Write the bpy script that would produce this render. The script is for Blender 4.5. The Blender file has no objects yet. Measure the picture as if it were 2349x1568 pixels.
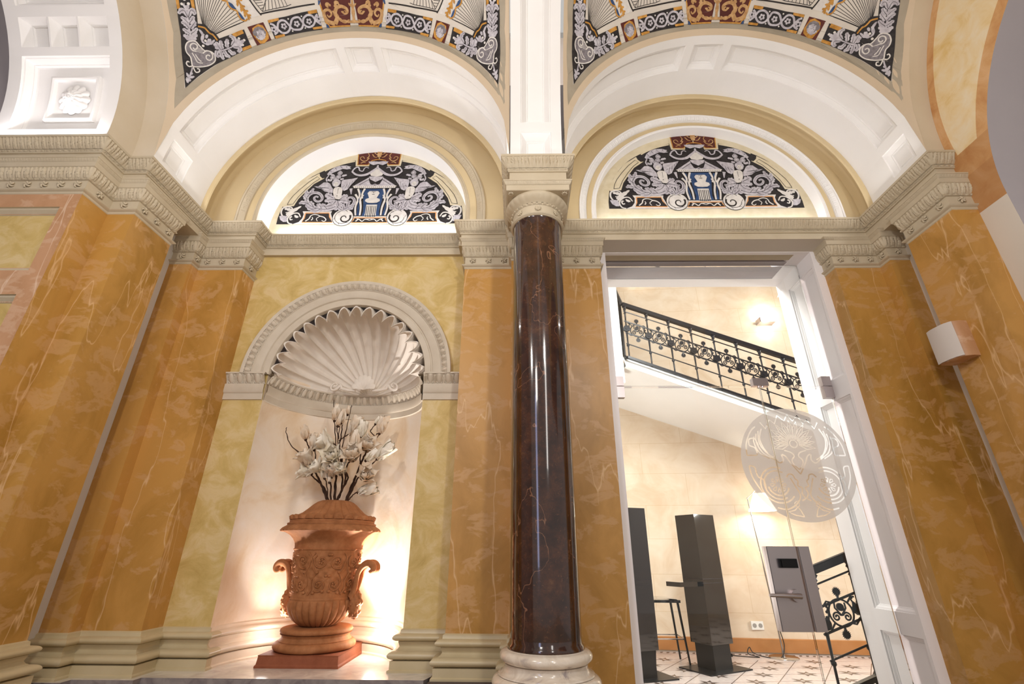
import bpy, math, json, random
from mathutils import Vector, Matrix
from mathutils.geometry import tessellate_polygon, delaunay_2d_cdt
SC = bpy.context.scene
COL = SC.collection
PI = math.pi
R_ = math.radians
sin, cos = math.sin, math.cos

# ---------------------------------------------------------------- camera
cam_d = bpy.data.cameras.new('camera'); cam = bpy.data.objects.new('camera', cam_d); COL.objects.link(cam)
SC.camera = cam
pitch, yaw, roll = 0.418456322, -0.0167299491, 0.00530924603
fw = Vector((sin(yaw)*cos(pitch), cos(yaw)*cos(pitch), sin(pitch)))
rt = Vector((cos(yaw), -sin(yaw), 0)); up = rt.cross(fw)
r2 = rt*cos(roll)+up*sin(roll); u2 = -rt*sin(roll)+up*cos(roll)
mw = Matrix((r2, u2, -fw)).transposed().to_4x4(); mw.translation = Vector((0, 0, 1.1))
cam.matrix_world = mw
cam_d.sensor_width = 36; cam_d.lens = 1078.74/2349*36; cam_d.clip_start = .05; cam_d.clip_end = 100

# ---------------------------------------------------------------- light
SC.view_settings.view_transform = 'Standard'; SC.view_settings.look = 'None'
SC.view_settings.gamma = 1; SC.view_settings.use_curve_mapping = False
SC.view_settings.exposure = 0.32
SC.cycles.max_bounces = 8; SC.cycles.diffuse_bounces = 5; SC.cycles.glossy_bounces = 4
SC.cycles.transparent_max_bounces = 16; SC.cycles.sample_clamp_indirect = 8
SC.cycles.caustics_reflective = False; SC.cycles.caustics_refractive = False
world = bpy.data.worlds.new('world'); SC.world = world; world.use_nodes = True
bg = world.node_tree.nodes['Background']; bg.inputs[0].default_value = (1.0, .97, .94, 1); bg.inputs[1].default_value = .42

def area(name, loc, target, sx, sy, power, col=(1, .93, .84)):
    d = bpy.data.lights.new(name, 'AREA'); d.shape = 'RECTANGLE'; d.size = sx; d.size_y = sy
    d.energy = power; d.color = col
    o = bpy.data.objects.new(name, d); COL.objects.link(o); o.location = loc
    z = (Vector(loc)-Vector(target)).normalized()          # local +Z away from the target
    x = Vector((1, 0, 0)) if abs(z.x) < .9 else Vector((0, 1, 0))
    y = z.cross(x).normalized(); x = y.cross(z).normalized()
    if sx < 0: x, y = y, -x
    o.matrix_world = Matrix((x, y, z)).transposed().to_4x4(); o.location = loc
    return o
def point(name, loc, power, rad=.03, col=(1, .93, .84)):
    d = bpy.data.lights.new(name, 'POINT'); d.energy = power; d.color = col; d.shadow_soft_size = rad
    o = bpy.data.objects.new(name, d); COL.objects.link(o); o.location = loc; return o
WARM = (1, .955, .90); NEUT = (1, .98, .965); COOL = (.93, .94, 1)
# unseen point lights added under the vaults as side fill
point('vault_fill', (-1.26, .55, 3.0), 56, .06, WARM)
point('vault_fill', (.74, .40, 3.0), 52, .06, WARM)
area('hall_fill', (1.5, -1.8, 3.0), (.1, 3, 1.6), .35, 1.6, 16, WARM)  # this and the next: unseen soft fill added behind the visitor
area('hall_fill', (-1.2, -1.6, 3.4), (.1, 3, 1.6), .5, .5, 12, WARM)
area('hall_window', (-1.75, -2.4, 2.2), (-.2, 2.5, 1.6), .5, 2.6, 16, (.55, .62, 1))
# light strips lying on the cornices
area('cornice_strip', (-1.26, 3.165, 3.49), (-1.26, 3.10, 4.4), 1.5, .03, 4.6, COOL)
area('cornice_strip', (1.51, 3.05, 3.49), (1.51, 3.04, 4.4), 1.7, .03, 2.4, COOL)
for x, sg in ((-2.425, 1), (-.09, -1), (.335, 1), (2.64, -1)):
    area('cornice_strip', (x, 2.58, 3.49), (x+sg, 2.58, 3.95), .42, .025, 1.3, NEUT)
area('cornice_strip', (-3.0, 2.13, 3.485), (-3.0, 1.7, 4.0), .7, .03, 2.8, (1, .95, .97))
area('cornice_strip', (.123, 2.31, 3.485), (.123, 1.3, 3.9), .24, .03, .35, (1, .95, .97))
# niche lamps on the ledge behind the urn
def spot(name, loc, target, power, ang, col):
    d = bpy.data.lights.new(name, 'SPOT'); d.energy = power; d.color = col; d.spot_size = R_(ang); d.spot_blend = 1.0; d.shadow_soft_size = .03
    o = bpy.data.objects.new(name, d); COL.objects.link(o); z = (Vector(loc)-Vector(target)).normalized(); o.rotation_euler = z.to_track_quat('Z', 'Y').to_euler(); o.location = loc
spot('niche_lamp', (-.95, 3.50, .53), (-1.12, 3.44, 2.2), 105, 80, (1, .97, .95))
spot('niche_lamp', (-1.58, 3.44, .53), (-1.40, 3.36, 2.2), 34, 76, (1, .97, .95))
spot('niche_lamp', (-1.27, 3.68, .53), (-1.25, 3.42, 2.2), 70, 80, (1, .97, .95))
point('niche_lamp', (-.93, 3.47, .66), 2.2, .03, (1, .96, .94))
point('niche_lamp', (-1.58, 3.44, .62), .6, .03, (1, .96, .94))
# unseen area lights added as fill for the stair hall beyond the glass
area('stair_hall_fill', (2.6, 4.6, 5.6), (3.0, 5.8, 0), 2.2, 1.2, 34, (1, .97, .95))
area('stair_hall_fill', (1.4, 3.80, 3.6), (3.2, 6.4, .8), .7, .7, 88, (1, .97, .95))
area('stair_hall_fill', (5.8, 4.4, 2.0), (2.2, 6.0, 3.1), .8, .8, 120, (1, .97, .95))
area('stair_hall_fill', (.1, 4.9, .9), (2.6, 6.0, 3.0), .6, .6, 42, (1, .97, .95))

# ---------------------------------------------------------------- mesh helpers
class M:
    def __init__(s): s.v = []; s.f = []; s.m = []; s.cur = 0
    def vt(s, p): s.v.append((p[0], p[1], p[2])); return len(s.v)-1
    def fc(s, *i): s.f.append(tuple(i)); s.m.append(s.cur)
    def grid(s, rows, cu=False, cv=False, flip=False):
        b = len(s.v); n = len(rows); k = len(rows[0])
        for r in rows:
            for p in r: s.v.append((p[0], p[1], p[2]))
        for i in range(n if cv else n-1):
            for j in range(k if cu else k-1):
                a = b+i*k+j; c = b+i*k+(j+1) % k; d = b+((i+1) % n)*k+(j+1) % k; e = b+((i+1) % n)*k+j
                s.fc(*((a, c, d, e) if not flip else (a, e, d, c)))
    def box(s, x0, x1, y0, y1, z0, z1):
        i = [s.vt(p) for p in ((x0, y0, z0), (x1, y0, z0), (x1, y1, z0), (x0, y1, z0), (x0, y0, z1), (x1, y0, z1), (x1, y1, z1), (x0, y1, z1))]
        for q in ((0, 3, 2, 1), (4, 5, 6, 7), (0, 1, 5, 4), (1, 2, 6, 5), (2, 3, 7, 6), (3, 0, 4, 7)): s.fc(*[i[k] for k in q])
    def obox(s, c, ax, ay, az):                                  # oriented box, half vectors
        c = Vector(c); ax, ay, az = Vector(ax), Vector(ay), Vector(az); i = []
        for sz in (-1, 1):
            for sx, sy in ((-1, -1), (1, -1), (1, 1), (-1, 1)): i.append(s.vt(c+ax*sx+ay*sy+az*sz))
        for q in ((0, 3, 2, 1), (4, 5, 6, 7), (0, 1, 5, 4), (1, 2, 6, 5), (2, 3, 7, 6), (3, 0, 4, 7)): s.fc(*[i[k] for k in q])
    def poly3(s, pts):                                           # any planar polygon
        vs = [Vector(p) for p in pts]; b = len(s.v)
        for p in vs: s.vt(p)
        for t in tessellate_polygon([vs]): s.fc(*[b+k for k in t])
    def prism(s, pts, z0, z1):                                   # plan polygon
        vs = [Vector((p[0], p[1], 0)) for p in pts]; n = len(pts)
        T = tessellate_polygon([vs])
        for z, fl in ((z0, 1), (z1, 0)):
            b = len(s.v)
            for p in pts: s.vt((p[0], p[1], z))
            for t in T: s.fc(*[b+k for k in (t[::-1] if fl else t)])
        for i in range(n):
            j = (i+1) % n; a = len(s.v)
            for p in ((*pts[i], z0), (*pts[j], z0), (*pts[j], z1), (*pts[i], z1)): s.vt(p)
            s.fc(a, a+1, a+2, a+3)
    def lathe(s, prof, cx, cy, n=48, mod=None, a0=0, a1=2*PI):
        rows = []; full = abs(a1-a0-2*PI) < 1e-6; k = n if full else n+1
        for i, (r, z) in enumerate(prof):
            row = []
            for j in range(k):
                a = a0+(a1-a0)*j/n; rr = r if mod is None else mod(i, r, z, a)
                if isinstance(rr, tuple): rr, zz = rr
                else: zz = z
                row.append((cx+rr*cos(a), cy+rr*sin(a), zz))
            rows.append(row)
        s.grid(rows, cu=full)
    def tube(s, pts, r, n=8, cap=True, flat=1.0):
        pts = [Vector(p) for p in pts]; rs = r if isinstance(r, (list, tuple)) else [r]*len(pts)
        N = None; rows = []
        for i, p in enumerate(pts):
            t = (pts[min(i+1, len(pts)-1)]-pts[max(i-1, 0)])
            if t.length < 1e-9: t = Vector((0, 0, 1))
            t.normalize()
            if N is None: N = t.orthogonal().normalized()
            else:
                N = N-t*N.dot(t)
                N = N.normalized() if N.length > 1e-6 else t.orthogonal().normalized()
            B = t.cross(N)
            rows.append([p+(N*cos(2*PI*j/n)*flat+B*sin(2*PI*j/n))*rs[i] for j in range(n)])
        b = len(s.v); s.grid(rows, cu=True)
        if cap:
            s.fc(*[b+j for j in range(n)][::-1]); s.fc(*[b+(len(rows)-1)*n+j for j in range(n)])
    def ball(s, c, r, n=12, k=8, sc=(1, 1, 1), bump=None):
        rows = []
        for i in range(k+1):
            th = PI*i/k; row = []
            for j in range(n):
                ph = 2*PI*j/n; q = 1 if bump is None else bump(th, ph)
                row.append((c[0]+r*q*sc[0]*sin(th)*cos(ph), c[1]+r*q*sc[1]*sin(th)*sin(ph), c[2]+r*q*sc[2]*cos(th)))
            rows.append(row)
        s.grid(rows, cu=True)

def obj(name, m, mats, parent=None, smooth=None, kind=None, label=None, cat=None, group=None):
    me = bpy.data.meshes.new(name)
    me.from_pydata(m.v, [], m.f)
    if not isinstance(mats, (list, tuple)): mats = [mats]
    for k in mats: me.materials.append(k)
    if len(mats) > 1: me.polygons.foreach_set('material_index', m.m)
    if smooth is not None:
        me.polygons.foreach_set('use_smooth', [True]*len(me.polygons))
        me.set_sharp_from_angle(angle=R_(smooth))
    me.update()
    o = bpy.data.objects.new(name, me); COL.objects.link(o)
    if parent: o.parent = parent; o.matrix_parent_inverse = parent.matrix_world.inverted()
    if kind: o['kind'] = kind
    if label: o['label'] = label
    if cat: o['category'] = cat
    if group: o['group'] = group
    return o
def thing(name, label, cat, loc=(0, 0, 0), group=None):
    o = bpy.data.objects.new(name, None); COL.objects.link(o); o.empty_display_size = .1
    o.matrix_world = Matrix.Translation(loc)
    o['label'] = label; o['category'] = cat
    if group: o['group'] = group
    return o

# profile sweep along a plan path; outward side is on the right hand of the walk... n = (dy,-dx)
def _mitre(path, closed):
    n = len(path); segs = []
    for i in range(n if closed else n-1):
        a = Vector(path[i]); b = Vector(path[(i+1) % n]); d = (b-a).normalized(); segs.append(Vector((d.y, -d.x)))
    out = []
    for i in range(n):
        if closed: n0, n1 = segs[i-1], segs[i]
        else: n0, n1 = segs[max(i-1, 0)], segs[min(i, len(segs)-1)]
        m = n0+n1; m = m/max(m.dot(n0), .15) if m.length > 1e-6 else n0
        out.append(m)
    return out, segs
def sweep(m, path, prof, closed=False, step=None, disp=None):
    mit, segs = _mitre(path, closed); n = len(path)
    for i in range(n if closed else n-1):
        j = (i+1) % n
        a, b = Vector(path[i]), Vector(path[j]); L = (b-a).length
        k = 1 if not step else max(1, int(L/step)); rows = []
        for q, (o, z) in enumerate(prof):
            p0 = a+mit[i]*o; p1 = b+mit[j]*o; row = []
            for t in range(k+1):
                p = p0.lerp(p1, t/k)
                if disp:
                    uu = (p-a).dot((b-a).normalized())-L/2
                    e = min(1, (L/2-abs(uu)+o)/.012) if L > .03 else 0
                    p = p+segs[i]*disp(uu, q/(len(prof)-1))*max(0, e)
                row.append((p.x, p.y, z))
            rows.append(row)
        m.grid(rows, flip=True)
def arcpath(cx, cy, r, a0, a1, n): return [(cx+r*cos(a0+(a1-a0)*i/n), cy+r*sin(a0+(a1-a0)*i/n)) for i in range(n+1)]
def smoothsweep(m, path, prof, disp=None, vcum=None):            # for long curved paths: one grid, arc-length pattern
    mit, segs = _mitre(path, False); s_ = [0]
    for i in range(len(path)-1): s_.append(s_[-1]+(Vector(path[i+1])-Vector(path[i])).length)
    rows = []
    for q, (o, z) in enumerate(prof):
        rows.append([(path[i][0]+mit[i].x*(o+(disp(s_[i]-s_[-1]/2, q/(len(prof)-1)) if disp else 0)), path[i][1]+mit[i].y*(o+(disp(s_[i]-s_[-1]/2, q/(len(prof)-1)) if disp else 0)), z) for i in range(len(path))])
    m.grid(rows, flip=True)
def leafband(p, A):
    def f(u, v):
        a = ((u/p) % 1-.5)*2; b = (((u/p)+.5) % 1-.5)*2
        w = .25+.65*v**.8                                        # leaf widening upwards
        w2 = .20+.30*v
        lobes = .80+.20*cos(v*26)
        e = max(0, 1-(abs(a)/(w*lobes))**2)**.5 if abs(a) < w*lobes else 0
        vein = .35*math.exp(-(a/.07)**2)+.22*abs(sin(v*13+abs(a)*7))
        e2 = (max(0, 1-(b/w2)**2)**.5*.55) if abs(b) < w2 else 0
        return A*(max(0, sin(PI*min(1, v*.92+.06)))**.5)*max(e*(1-vein), e2)
    return f
def eggband(p, A):
    def f(u, v):
        a = ((u/p) % 1-.5)*2; w = (v-.46)/.5; q = math.hypot(a/.60, w)
        e = math.sqrt(max(0, 1-q*q))*1.0
        rg = math.exp(-((q-1.30)/.12)**2)*.75
        dt = math.exp(-((abs(a)-1)/.1)**2)*.6*(1 if v > .15 else 0)
        return A*max(e, rg, dt)-A*.3*(1 if q > 1.1 else 0)
    return f
def beadband(p, A):
    def f(u, v):
        a = (u/p) % 1
        b = math.sqrt(max(0, 1-((a-.36)/.30)**2)) if a < .66 else (.75 if (.72 < a < .8 or .87 < a < .95) else 0)
        return A*(b*1.5-.5)*sin(PI*v)
    return f

# ---------------------------------------------------------------- materials
def hexc(s):
    s = s.lstrip('#'); c = [int(s[i:i+2], 16)/255 for i in (0, 2, 4)]
    return tuple((x/12.92 if x <= .04045 else ((x+.055)/1.055)**2.4) for x in c)+(1,)
class NT:
    def __init__(s, name):
        s.mat = bpy.data.materials.new(name); s.mat.use_nodes = True; s.t = s.mat.node_tree
        s.b = s.t.nodes['Principled BSDF']; s.out = s.t.nodes['Material Output']; s._tc = None
    def n(s, typ, **k):
        x = s.t.nodes.new(typ)
        for a, b in k.items(): setattr(x, a, b)
        return x
    def l(s, a, b): s.t.links.new(a, b)
    def co(s):
        if not s._tc: s._tc = s.n('ShaderNodeTexCoord')
        return s._tc.outputs['Object']
    def mapping(s, scale=(1, 1, 1), rot=(0, 0, 0), loc=(0, 0, 0)):
        mp = s.n('ShaderNodeMapping'); s.l(s.co(), mp.inputs['Vector'])
        mp.inputs['Scale'].default_value = scale; mp.inputs['Rotation'].default_value = rot; mp.inputs['Location'].default_value = loc
        return mp.outputs[0]
    def noise(s, vec, scale, detail=4, rough=.55, dist=0):
        x = s.n('ShaderNodeTexNoise'); s.l(vec, x.inputs['Vector']); x.inputs['Scale'].default_value = scale
        x.inputs['Detail'].default_value = detail; x.inputs['Roughness'].default_value = rough; x.inputs['Distortion'].default_value = dist
        return x.outputs['Fac']
    def ramp(s, fac, stops, interp='LINEAR'):
        x = s.n('ShaderNodeValToRGB'); s.l(fac, x.inputs[0]); cr = x.color_ramp; cr.interpolation = interp
        while len(cr.elements) < len(stops): cr.elements.new(.5)
        for e, (p, c) in zip(cr.elements, stops): e.position = p; e.color = c if not isinstance(c, str) else hexc(c)
        return x.outputs[0]
    def mix(s, fac, a, b, mode='MIX'):
        x = s.n('ShaderNodeMix', data_type='RGBA', blend_type=mode)
        for k, v in ((0, fac), (6, a), (7, b)):
            if isinstance(v, (int, float)): x.inputs[k].default_value = v
            elif isinstance(v, (tuple, str)): x.inputs[k].default_value = hexc(v) if isinstance(v, str) else v
            else: s.l(v, x.inputs[k])
        return x.outputs[2]
    def math(s, op, a, b=None, c=None):
        x = s.n('ShaderNodeMath', operation=op)
        for k, v in enumerate((a, b, c)):
            if v is None: continue
            if isinstance(v, (int, float)): x.inputs[k].default_value = v
            else: s.l(v, x.inputs[k])
        return x.outputs[0]
    def bump(s, h, strength=.2, dist=.01):
        x = s.n('ShaderNodeBump'); s.l(h, x.inputs['Height']); x.inputs['Strength'].default_value = strength; x.inputs['Distance'].default_value = dist
        s.l(x.outputs[0], s.b.inputs['Normal'])
    def set(s, rough=.6, spec=.4, metal=0, color=None, coat=0):
        s.b.inputs['Roughness'].default_value = rough; s.b.inputs['Specular IOR Level'].default_value = spec; s.b.inputs['Metallic'].default_value = metal
        s.b.inputs['Coat Weight'].default_value = coat
        if color is not None:
            if isinstance(color, str): s.b.inputs['Base Color'].default_value = hexc(color)
            elif isinstance(color, tuple): s.b.inputs['Base Color'].default_value = color
            else: s.l(color, s.b.inputs['Base Color'])
        return s.mat
def plaster(name, c1, c2, scale=3, rough=.7, bump=.08, spec=.3):
    k = NT(name); a = k.noise(k.co(), scale, 5); col = k.ramp(a, [(.35, c1), (.65, c2)])
    k.bump(k.noise(k.co(), 60, 4), bump, .004); return k.set(rough, spec, color=col)
def flat(name, c, rough=.6, spec=.3, metal=0): return NT(name).set(rough, spec, metal, c)
def marble(name, base, dark, light, vein, seed=0, vm=1.0, rough=.38):
    k = NT(name)
    a = k.noise(k.mapping((1, 1, .6), (0, .3, .3), (seed, seed*.7, 0)), 2.6, 6, .62, .5); b = k.noise(k.mapping((1, 1, 1.7), (0, -.5, .2), (seed+5, 0, 3)), 6.0, 8, .6, .5)
    c = k.ramp(a, [(.30, dark), (.55, base), (.75, base)])
    c = k.mix(k.ramp(b, [(.52, (0, 0, 0, 1)), (.56, (.50, .50, .50, 1)), (.62, (.62, .62, .62, 1)), (.66, (.15, .15, .15, 1))]), c, light)
    w = k.n('ShaderNodeTexNoise'); k.l(k.mapping((2.2, 2.2, .42), (0, .2, 0), (seed, 2, 0)), w.inputs['Vector']); w.inputs['Scale'].default_value = 1.5; w.inputs['Detail'].default_value = 4; w.inputs['Roughness'].default_value = .5
    d = k.math('ABSOLUTE', k.math('SUBTRACT', w.outputs['Fac'], .5))
    c = k.mix(k.ramp(d, [(0, (vm, vm, vm, 1)), (.0028, (.4*vm,)*3+(1,)), (.006, (0, 0, 0, 1))]), c, vein)
    k.bump(k.noise(k.co(), 40, 4), .05, .004)
    return k.set(rough, .4, color=c)
MT = {}
MT['orange'] = marble('orange_marble', '#b88a45', '#99702c', '#c19868', '#d8b284', 0, .8)
MT['orange_b'] = marble('orange_marble_warm', '#bf8e49', '#a07430', '#c79c6c', '#dcb688', 7, .8)
MT['rose'] = marble('rose_marble', '#c0936e', '#ad8058', '#ceaa8c', '#e0c4aa', 3, .8)
MT['arch_marble'] = marble('arch_marble', '#d0a070', '#bd8450', '#d8ac80', '#dcae84', 11, .3, .5)
MT['arch_cream'] = plaster('arch_cream_stone', '#dcc083', '#ded0b2', 5, .6)
k = NT('olive_plaster'); a = k.noise(k.mapping((1, 1, 1.2), (0, .5, 0)), 5, 7, .65, .8)
c = k.ramp(a, [(.3, '#b79b58'), (.48, '#c9ae6e'), (.62, '#d5be8c'), (.75, '#d0b07c')]); k.bump(k.noise(k.co(), 22, 6), .12, .01); MT['olive'] = k.set(.55, .35, color=c)
k = NT('niche_plaster'); a = k.noise(k.mapping((1, 1, 1), (0, .5, 0)), 3, 7, .6, .8)
c = k.ramp(a, [(.3, '#dcc09c'), (.5, '#e8d6bf'), (.7, '#ece0d2')]); k.bump(k.noise(k.co(), 20, 6), .1, .01); MT['niche'] = k.set(.6, .3, color=c)
MT['tan'] = plaster('tan_plaster', '#cbb78f', '#d1be98', 2)
MT['ribtan'] = plaster('side_arch_plaster', '#cabca4', '#d2c6b2', 2)
MT['vaulttan'] = plaster('vault_edge_plaster', '#c9b69b', '#cfbda4', 2)
MT['white'] = plaster('white_plaster', '#e6e4e1', '#ebe9e7', 2)
MT['lilac'] = plaster('lilac_grey_plaster', '#aca5a8', '#b2abad', 1.5)
MT['strip'] = plaster('grey_strip_plaster', '#cec6bb', '#d4ccc1', 1.5)
MT['cornice'] = plaster('cornice_plaster', '#bcae95', '#c4b79f', 6, .6, .12)
MT['base'] = plaster('moulded_base_paint', '#bcab86', '#c6b693', 5, .35, .05, .5)
MT['baseniche'] = plaster('niche_base_paint', '#d8c6ae', '#e0d0bb', 5, .4, .05, .4)
MT['shell'] = plaster('shell_plaster', '#e0d6ca', '#e6ddd2', 8, .6, .2)
MT['impost'] = plaster('niche_impost_plaster', '#c3b6a3', '#cbbfad', 8, .55, .1)
k = NT('marble_ledge'); a = k.noise(k.co(), 7, 6, .6, 1); c = k.ramp(a, [(.35, '#bdb6ae'), (.6, '#d8d2c8')]); MT['ledge'] = k.set(.2, .5, color=c)
k = NT('grey_marble_edge'); a = k.noise(k.co(), 12, 6, .6, 1); c = k.ramp(a, [(.35, '#6f6668'), (.6, '#8f8784')]); MT['ledge_edge'] = k.set(.4, .4, color=c)
MT['podium'] = flat('dark_podium', '#4c4040', .5)
k = NT('column_red_marble'); a = k.noise(k.co(), 11, 9, .74, .0); c = k.ramp(a, [(.30, '#1c0c07'), (.45, '#311a10'), (.6, '#452717'), (.75, '#674428')])
sp = k.noise(k.co(), 60, 5, .7); c = k.mix(k.ramp(sp, [(.60, (0, 0, 0, 1)), (.72, (.6, .6, .6, 1))]), c, '#7a5236')
w = k.noise(k.mapping((1, 1, .8)), 3.0, 4, .5, .3); d = k.math('ABSOLUTE', k.math('SUBTRACT', w, .5)); c = k.mix(k.ramp(d, [(0, (.5, .5, .5, 1)), (.003, (0, 0, 0, 1))]), c, '#a9795c')
MT['redmarble'] = k.set(.12, .5, color=c, coat=.6)
k = NT('white_column_marble'); a = k.noise(k.co(), 9, 7, .65, 1.2); c = k.ramp(a, [(.3, '#9c8f8a'), (.42, '#cdbfae'), (.65, '#e0d5c6')]); MT['whitemarble'] = k.set(.15, .5, color=c, coat=.4)
k = NT('terracotta'); a = k.noise(k.co(), 14, 7, .65); c = k.ramp(a, [(.3, '#8c5a35'), (.6, '#a87048'), (.8, '#b88458')]); k.bump(k.noise(k.co(), 90, 5), .25, .003); MT['terra'] = k.set(.75, .25, color=c)
k = NT('terracotta_plinth'); a = k.noise(k.co(), 14, 7, .65); c = k.ramp(a, [(.3, '#84492f'), (.7, '#985a3e')]); k.bump(k.noise(k.co(), 120, 5), .15, .002); MT['terra2'] = k.set(.7, .25, color=c)
MT['stem'] = plaster('brown_twig', '#2e1c12', '#4a3020', 60, .8)
k = NT('petal'); c = k.ramp(k.noise(k.co(), 14, 4), [(.35, '#dcc3a6'), (.6, '#ebe0d0')]); MT['petal'] = k.set(.6, .2, color=c); k.b.inputs['Subsurface Weight'].default_value = .0
k = NT('petal_cream'); c = k.ramp(k.noise(k.co(), 14, 4), [(.35, '#e4d9c2'), (.6, '#f0e9dc')]); MT['petal2'] = k.set(.6, .2, color=c)
MT['paint_white'] = flat('white_door_paint', '#eee9ea', .35, .5)
MT['steel'] = flat('brushed_steel', '#b9afaf', .36, .5, 1); MT['steel_d'] = flat('dark_steel', '#4a4446', .35, .5, 1)
MT['black'] = flat('black_plastic', '#0b0b0c', .4); MT['iron'] = flat('wrought_iron', '#1b191c', .4, .5, .3)
MT['gloss'] = NT('black_gloss').set(.05, .6, 0, '#15110f', .8)
MT['blackplate'] = flat('dark_floor_plate', '#2a2a2c', .35, .5, .6)
MT['chrome'] = flat('chrome', '#c9c5c2', .12, .5, 1)
MT['greyfab'] = flat('speaker_grille_cloth', '#cdc4bd', .9)
MT['sockw'] = flat('white_socket_plastic', '#e8e4de', .4)
MT['paleband'] = flat('pale_strip', '#d9d0c8', .5)
MT['wood'] = plaster('brown_skirting', '#a9713f', '#b57d4a', 6, .4)
def emit(name, c, s):
    k = NT(name); k.b.inputs['Emission Color'].default_value = hexc(c); k.b.inputs['Emission Strength'].default_value = s; return k.set(.5, .3, color=c)
MT['lampshade'] = emit('lit_lampshade', '#fff3e6', 2.2); MT['sconce_glow'] = emit('lit_sconce_glass', '#fff6ea', 12)
k = NT('stone_block_wall'); br = k.n('ShaderNodeTexBrick'); mp = k.n('ShaderNodeMapping'); k.l(k.co(), mp.inputs[0]); mp.inputs['Rotation'].default_value = (R_(90), 0, 0)
k.l(mp.outputs[0], br.inputs['Vector']); br.inputs['Scale'].default_value = 1; br.inputs['Brick Width'].default_value = 1.15; br.inputs['Row Height'].default_value = .42; br.inputs['Mortar Size'].default_value = .004
br.inputs['Color1'].default_value = (0, 0, 0, 1); br.inputs['Color2'].default_value = (1, 1, 1, 1); br.inputs['Mortar'].default_value = (.5, .5, .5, 1)
nn = k.noise(k.co(), 2.6, 8, .65, .8)
c = k.ramp(nn, [(.3, '#ccb296'), (.5, '#d8c4ac'), (.7, '#e0d0bd')]); c = k.mix(k.math('MULTIPLY', br.outputs['Color'], .18), c, '#e2cbb0'); c = k.mix(k.math('MULTIPLY', br.outputs['Fac'], .3), c, '#b08b5c')
MT['stone'] = k.set(.55, .3, color=c)
# glass: clear with a mirror sheen at grazing angles
def glassmat(name, tint, edge=False):
    k = NT(name); t = k.t; tr = k.n('ShaderNodeBsdfTransparent'); tr.inputs[0].default_value = hexc(tint); gl = k.n('ShaderNodeBsdfGlossy'); gl.inputs['Roughness'].default_value = .02
    fr = k.n('ShaderNodeFresnel'); fr.inputs[0].default_value = 1.45; mx = k.n('ShaderNodeMixShader')
    k.l(k.math('MULTIPLY', fr.outputs[0], .8) if not edge else k.math('ADD', fr.outputs[0], .35), mx.inputs[0]); k.l(tr.outputs[0], mx.inputs[1]); k.l(gl.outputs[0], mx.inputs[2]); k.l(mx.outputs[0], k.out.inputs[0]); return k.mat
MT['glass'] = glassmat('clear_glass', '#f8fbf9'); MT['glassedge'] = glassmat('green_glass_edge', '#6f8f84', True)
k = NT('frosted_film'); tr = k.n('ShaderNodeBsdfTransparent'); df = k.n('ShaderNodeBsdfDiffuse'); df.inputs[0].default_value = hexc('#f4f0ee'); tl = k.n('ShaderNodeBsdfTranslucent'); tl.inputs[0].default_value = hexc('#f4f0ee')
m1 = k.n('ShaderNodeMixShader'); m1.inputs[0].default_value = .5; k.l(df.outputs[0], m1.inputs[1]); k.l(tl.outputs[0], m1.inputs[2]); m2 = k.n('ShaderNodeMixShader'); m2.inputs[0].default_value = .80; k.l(tr.outputs[0], m2.inputs[1]); k.l(m1.outputs[0], m2.inputs[2]); k.l(m2.outputs[0], k.out.inputs[0]); MT['frost'] = k.mat
# paints of the murals
def paint(name, a, b, sc=30): return plaster(name, a, b, sc, .65, .1)
P_DARK = paint('mural_black', '#211d20', '#33302f', 50); P_CREAM = paint('mural_cream', '#cdc6bc', '#d6cfc4', 8); P_GREY = paint('mural_grey_white', '#a9a4ac', '#c9c6cc', 40)
P_LINE = flat('mural_dark_line', '#2b2624'); P_GOLD = paint('mural_gold', '#a8762c', '#cf9a4e', 30); P_RED = paint('mural_oxblood', '#50231d', '#5d2b24', 8); P_BLUE = paint('mural_blue', '#273f66', '#3a5580', 20)
P_BORD = paint('mural_grey_border', '#a09684', '#aaa08e', 8); P_DRAG = paint('mural_ochre', '#a87f50', '#c8a272', 40); P_PALE = paint('mural_pale', '#cfcbc6', '#dedad4', 30)
P_BUFF = paint('mural_buff', '#cfc2a2', '#dacfb4', 10); P_ORG = flat('mural_orange_line', '#dba06a')
PAINTS = [P_DARK, P_CREAM, P_GREY, P_LINE, P_GOLD, P_RED, P_BLUE, P_BORD, P_DRAG, P_PALE, P_BUFF, P_ORG]
DARK, CREAM, GREY, LINE, GOLD, RED, BLUE, BORD, DRAG, PALE, BUFF, ORG = range(12)

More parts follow.
